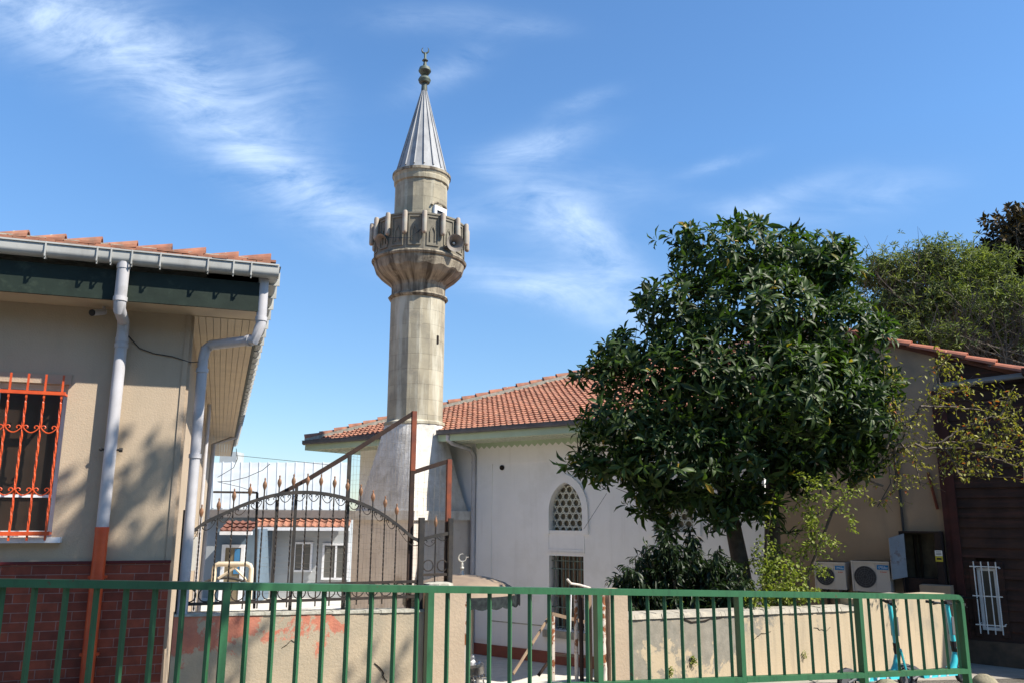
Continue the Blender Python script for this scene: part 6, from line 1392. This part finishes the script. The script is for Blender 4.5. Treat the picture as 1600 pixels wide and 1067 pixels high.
# yellowing shrub branches reaching right
yr = Vector((onY(1262, 950, 12.5).x, 12.5, COURT))
ys = thing('yellowing_shrub', yr, 'thin branched shrub with sparse yellowing leaves in front of the dark wooden house', 'shrub')
mb = MB(); C = []
main = [[(1380, 720), (1398, 704), (1430, 693), (1470, 690), (1520, 690), (1570, 700), (1600, 705)], [(1398, 704), (1420, 665), (1438, 635), (1465, 615), (1500, 612), (1520, 600)], [(1385, 700), (1400, 640), (1392, 600), (1375, 545)],
        [(1438, 635), (1480, 635), (1530, 640), (1570, 650)], [(1470, 690), (1500, 670), (1545, 650), (1580, 655)], [(1430, 693), (1470, 712), (1510, 730), (1560, 745)], [(1450, 700), (1500, 700), (1550, 715), (1600, 730)], [(1398, 704), (1400, 745), (1395, 770), (1360, 790)],
        [(1500, 690), (1540, 685), (1580, 675), (1605, 685)], [(1420, 665), (1400, 660), (1390, 640)], [(1470, 690), (1490, 720), (1500, 745)], [(1398, 680), (1430, 720), (1440, 760)], [(1560, 660), (1575, 625), (1575, 617)], [(1380, 760), (1340, 740), (1330, 760)], [(1467, 600), (1466, 575), (1475, 565), (1485, 580)]]
T0 = [Vector((onY(1262, 950, 12.5).x, 12.5, COURT)), onY(1262, 900, 12.5), onY(1300, 800, 12.4), onY(1345, 745, 12.3), onY(1380, 720, 12.2)]; mb.tube(T0, [.03, .026, .02, .018, .016], 6)
for s_ in main:
    Y = random.uniform(11.7, 12.3); pp = [onY(x, y, Y) for x, y in s_]; fine = []
    for i in range(len(pp) - 1):
        for t in np.linspace(0, 1, 6, endpoint=False): fine.append(pp[i].lerp(pp[i + 1], t) + Vector((random.uniform(-.012, .012), random.uniform(-.02, .02), random.uniform(-.012, .012))))
    fine.append(pp[-1]); N = len(fine); mb.tube(fine, [.014 * (1 - i / N) + .004 for i in range(N)], 5)
    for i, q in enumerate(fine):
        if i < 3: continue
        for _ in range(2):
            d = Vector((random.gauss(.3, .8), random.gauss(0, .6), random.gauss(.1, .6))).normalized(); ln = random.uniform(.12, .38); e = q + d * ln; m_ = q + d * ln * .5 + Vector((0, 0, .03)); mb.tube([q, m_, e], [.004, .003, .002], 3)
            for t in np.linspace(.2, 1, 7):
                if random.random() < .62: C.append(np.array(q.lerp(e, t) + Vector((0, 0, .02))) + RNG.normal(0, .015, 3))
C = np.array(C); n = len(C); D = RNG.normal(0, 1, (n, 3)); D[:, 2] -= .5
obj('branches', mb, M['twig'], ys, smooth=True); leaves_mesh('foliage', C, D, RNG.uniform(.045, .08, n), RNG.uniform(.026, .042, n), M['yellow_leaf'], ys, simple=True)

# ================================================================== BACKGROUND TREES
def bg_tree(root_px, Y, lobes, n, ln, wd, mat, label, twigs=40, twmat='twig', spread=(20, 100), k=7):
    rt = Vector((onY(root_px, 600, Y).x, Y, -3.5)); t = thing('background_tree', rt, label, 'tree', 'trees beyond the right hand roofs')
    mb = MB(); top = onY(root_px, 540, Y); mb.tube([rt, Vector((top.x, top.y, top.z - 1.5)), top], [.25, .2, .12], 8)
    for _ in range(twigs):
        l = random.choice(lobes); c = onY(l[0] + random.uniform(-.7, .7) * l[2], l[1] + random.uniform(-.6, .9) * l[3], l[4] - random.uniform(.0, .8)); s_ = Vector((top.x + random.uniform(-2, 2), Y - .3, top.z - random.uniform(-.2, 1.5))); pp_ = limb(mb, s_, c, .024, .005, .05, n=6, seg=4)
        for q_ in pp_[2:]:
            for _k in range(2): limb(mb, q_, q_ + Vector((random.uniform(-.6, .6), random.uniform(-.4, .2), random.uniform(.1, .9))), .009, .003, .08, n=2, seg=3)
    obj('trunk', mb, M[twmat], t, smooth=True)
    C, O = lobe_points(lobes, n, shell=.3, up=.2); C = C + RNG.normal(0, .22, C.shape) * np.array([1, 1, .8]); P, D, L_, W_, U = rosettes(C, O, k, ln, wd, spread); leaves_mesh('crown', P, D, L_, W_, M[mat], t, simple=True, U=U)
bg_tree(1590, 22.5, [(1590, 400, 60, 50, 22.5), (1600, 350, 30, 28, 22.3), (1570, 470, 80, 50, 23), (1650, 420, 70, 80, 22.5), (1500, 500, 80, 40, 23.2), (1440, 490, 60, 50, 23.2), (1540, 450, 55, 35, 22.8), (1490, 460, 60, 45, 23.4), (1580, 530, 60, 40, 22.6), (1520, 530, 60, 35, 22.8)], 5200, .20, .10, 'autumn_leaf', 'tall dark russet tree at the top right corner', 30)
bg_tree(1450, 20.5, [(1390, 430, 42, 32, 20.5), (1440, 415, 45, 30, 20.5), (1490, 420, 50, 30, 20.4), (1400, 480, 50, 38, 20.5), (1460, 465, 50, 35, 20.2), (1535, 415, 40, 26, 20.6), (1460, 395, 25, 15, 20.5), (1360, 430, 22, 28, 20.6), (1410, 520, 45, 22, 20.2)], 3000, .13, .032, 'olive_leaf', 'pale green feathery tree rising behind the tiled roof', 28)
bg_tree(1570, 20.0, [(1580, 470, 40, 35, 20), (1530, 480, 30, 20, 19.8), (1600, 520, 35, 30, 20), (1480, 525, 40, 16, 19.6)], 800, .14, .035, 'olive_leaf', 'half bare scrub tree of tangled grey twigs at the right edge', 34)
# bush seen between the mosque and the house
C = np.array([np.array(onY(random.gauss(541, 5), random.uniform(800, 812), 34)) for _ in range(150)]); leaves_mesh('distant_bush', C, RNG.normal(0, 1, (150, 3)), .25, .12, M['street_leaf'], simple=True, label='small distant bush just left of the minaret base', cat='bush')

# ================================================================== STREET TREE (out of frame, shades the house and railing)
str_ = thing('unseen_tree', (7.2, 1.4, ground(7.2, 1.4)), 'street tree standing outside the frame on the right, shading the house front', 'tree')
def toward(pt, hh): k = (E + hh - pt.z) / S.z; return pt + S * k
shade = []
for (px, py, hh, r_, n_) in ((60, 1000, 6.6, .65, 400), (150, 1010, 6.8, .62, 380), (30, 960, 6.9, .42, 200), (225, 740, 7.3, .28, 34), (130, 760, 7.1, .26, 26), (275, 720, 7.2, .26, 26), (255, 865, 7.0, .24, 26), (110, 830, 7.2, .2, 14), (300, 1000, 6.8, .3, 70), (200, 1050, 6.9, .7, 280), (90, 1060, 6.6, .7, 280), (355, 1040, 6.8, .25, 40), (600, 1060, 6.8, .25, 30)):
    shade.append((toward(H.pt(px, py, 0), hh), r_, n_))
for px, n_ in ((30, 330), (110, 330), (190, 280), (270, 170)):
    kk = -2 - (355 - px) / 290.0; shade.append((toward(fence_pt(kk) + Vector((0, 0, -.3)), 6.2), .5, n_))
C = []; mb = MB(); tp = Vector((6.4, 1.7, 5.0)); mb.tube([Vector((7.2, 1.4, ground(7.2, 1.4))), Vector((7.1, 1.4, 2.5)), tp], [.2, .17, .13], 9)
for c, r_, n_ in shade:
    d = RNG.normal(0, 1, (n_, 3)); d /= np.linalg.norm(d, axis=1, keepdims=True); C.append(np.array(c) + d * r_ * RNG.uniform(.1, 1, (n_, 1)) ** .5 * np.array([1, 1, .8])); limb(mb, tp, c, .028, .006, .06, n=5, seg=4)
for _ in range(14): c = np.array((random.uniform(5.5, 9), random.uniform(-1, 1.5), random.uniform(6.5, 8.5))); C.append(c + RNG.normal(0, .5, (60, 3))); limb(mb, tp, c, .05, .01, .06, n=5, seg=5)
C = np.concatenate(C); n = len(C)
obj('trunk', mb, M['bark'], str_, smooth=True); leaves_mesh('crown', C, RNG.normal(0, 1, (n, 3)), .17, .10, M['street_leaf'], str_, simple=True)

# dense unseen trees, added to cut sky light on the house front
for (tx_, ty_, hh_, r_) in ((8.5, 0.2, 3.6, 2.3), (12.5, 1.2, 3.8, 2.5), (0.5, -4.6, 4.4, 3.0), (-4.8, -6.0, 5.0, 3.0), (5.2, -6.2, 5.4, 2.9), (10.5, -7.0, 6.0, 2.6)):
    gz_ = ground(tx_, ty_) - .13; t = thing('unseen_tree', (tx_, ty_, gz_), 'dense tree outside the frame, added to cut sky light on the house front', 'tree', 'unseen trees added to block sky light')
    mb = MB(); tp = Vector((tx_, ty_, hh_ - 1.5)); mb.tube([(tx_, ty_, gz_), (tx_ + .05, ty_, hh_ * .4), tp], [.22, .18, .14], 9)
    for _ in range(9): limb(mb, tp, Vector((tx_, ty_, hh_)) + Vector((random.gauss(0, 1), random.gauss(0, 1), random.gauss(0, .8))) * r_ * .5, .08, .015, .06)
    obj('trunk', mb, M['bark'], t, smooth=True); n = 5200; d = RNG.normal(0, 1, (n, 3)); d /= np.linalg.norm(d, axis=1, keepdims=True)
    C = np.array((tx_, ty_, hh_)) + d * np.array([1, .9, .95]) * r_ * RNG.uniform(.45, 1, (n, 1)); leaves_mesh('crown', C, RNG.normal(0, 1, (n, 3)), .26, .16, M['street_leaf'], t, simple=True)

mb = MB(); mb.tube([FMq.pt(912, 826, .06), FMq.pt(948, 770, .3)], .004, 4); obj('window_wire', mb, M['wire'], mosq)
mb = MB(); p_ = onY(656, 360, ay - 1.05); mb.tube([onY(683, 338, ay - .55), onY(672, 350, ay - .8), p_, onY(640, 372, ay - 1.08), onY(606, 372, ay - .95)], .007, 4); obj('lamp_cable', mb, M['wire'], minr)
def crack(fr, pts, parent, r=.006):
    fine = []
    for (x0, y0), (x1, y1) in zip(pts, pts[1:]):
        for t in (0, .25, .5, .75): fine.append(fr.pt(x0 + (x1 - x0) * t + random.uniform(-1.2, 1.2), y0 + (y1 - y0) * t + random.uniform(-1.2, 1.2), .004))
    mb = MB(); mb.tube(fine, [r * random.uniform(.4, 1.1) for _ in fine], 4); obj('crack', mb, M['void'], parent)
crack(LW, [(1068, 967), (1085, 972), (1110, 966), (1140, 962)], lwall, .012); crack(LW, [(1175, 1000), (1190, 990), (1210, 985)], lwall, .004); crack(LW, [(1272, 980), (1290, 985), (1300, 978)], lwall, .004)
crack(FW, [(586, 1036), (596, 1044), (600, 1058), (606, 1067)], bw, .009); crack(FW, [(440, 1012), (455, 1000), (470, 1003)], bw, .004)
print('CHECK', 'rail drop', round(dzb, 3), 'sofit', zsf, 'z_top', z_top, 'R_led', R_led, 'nobj', len(bpy.data.objects))
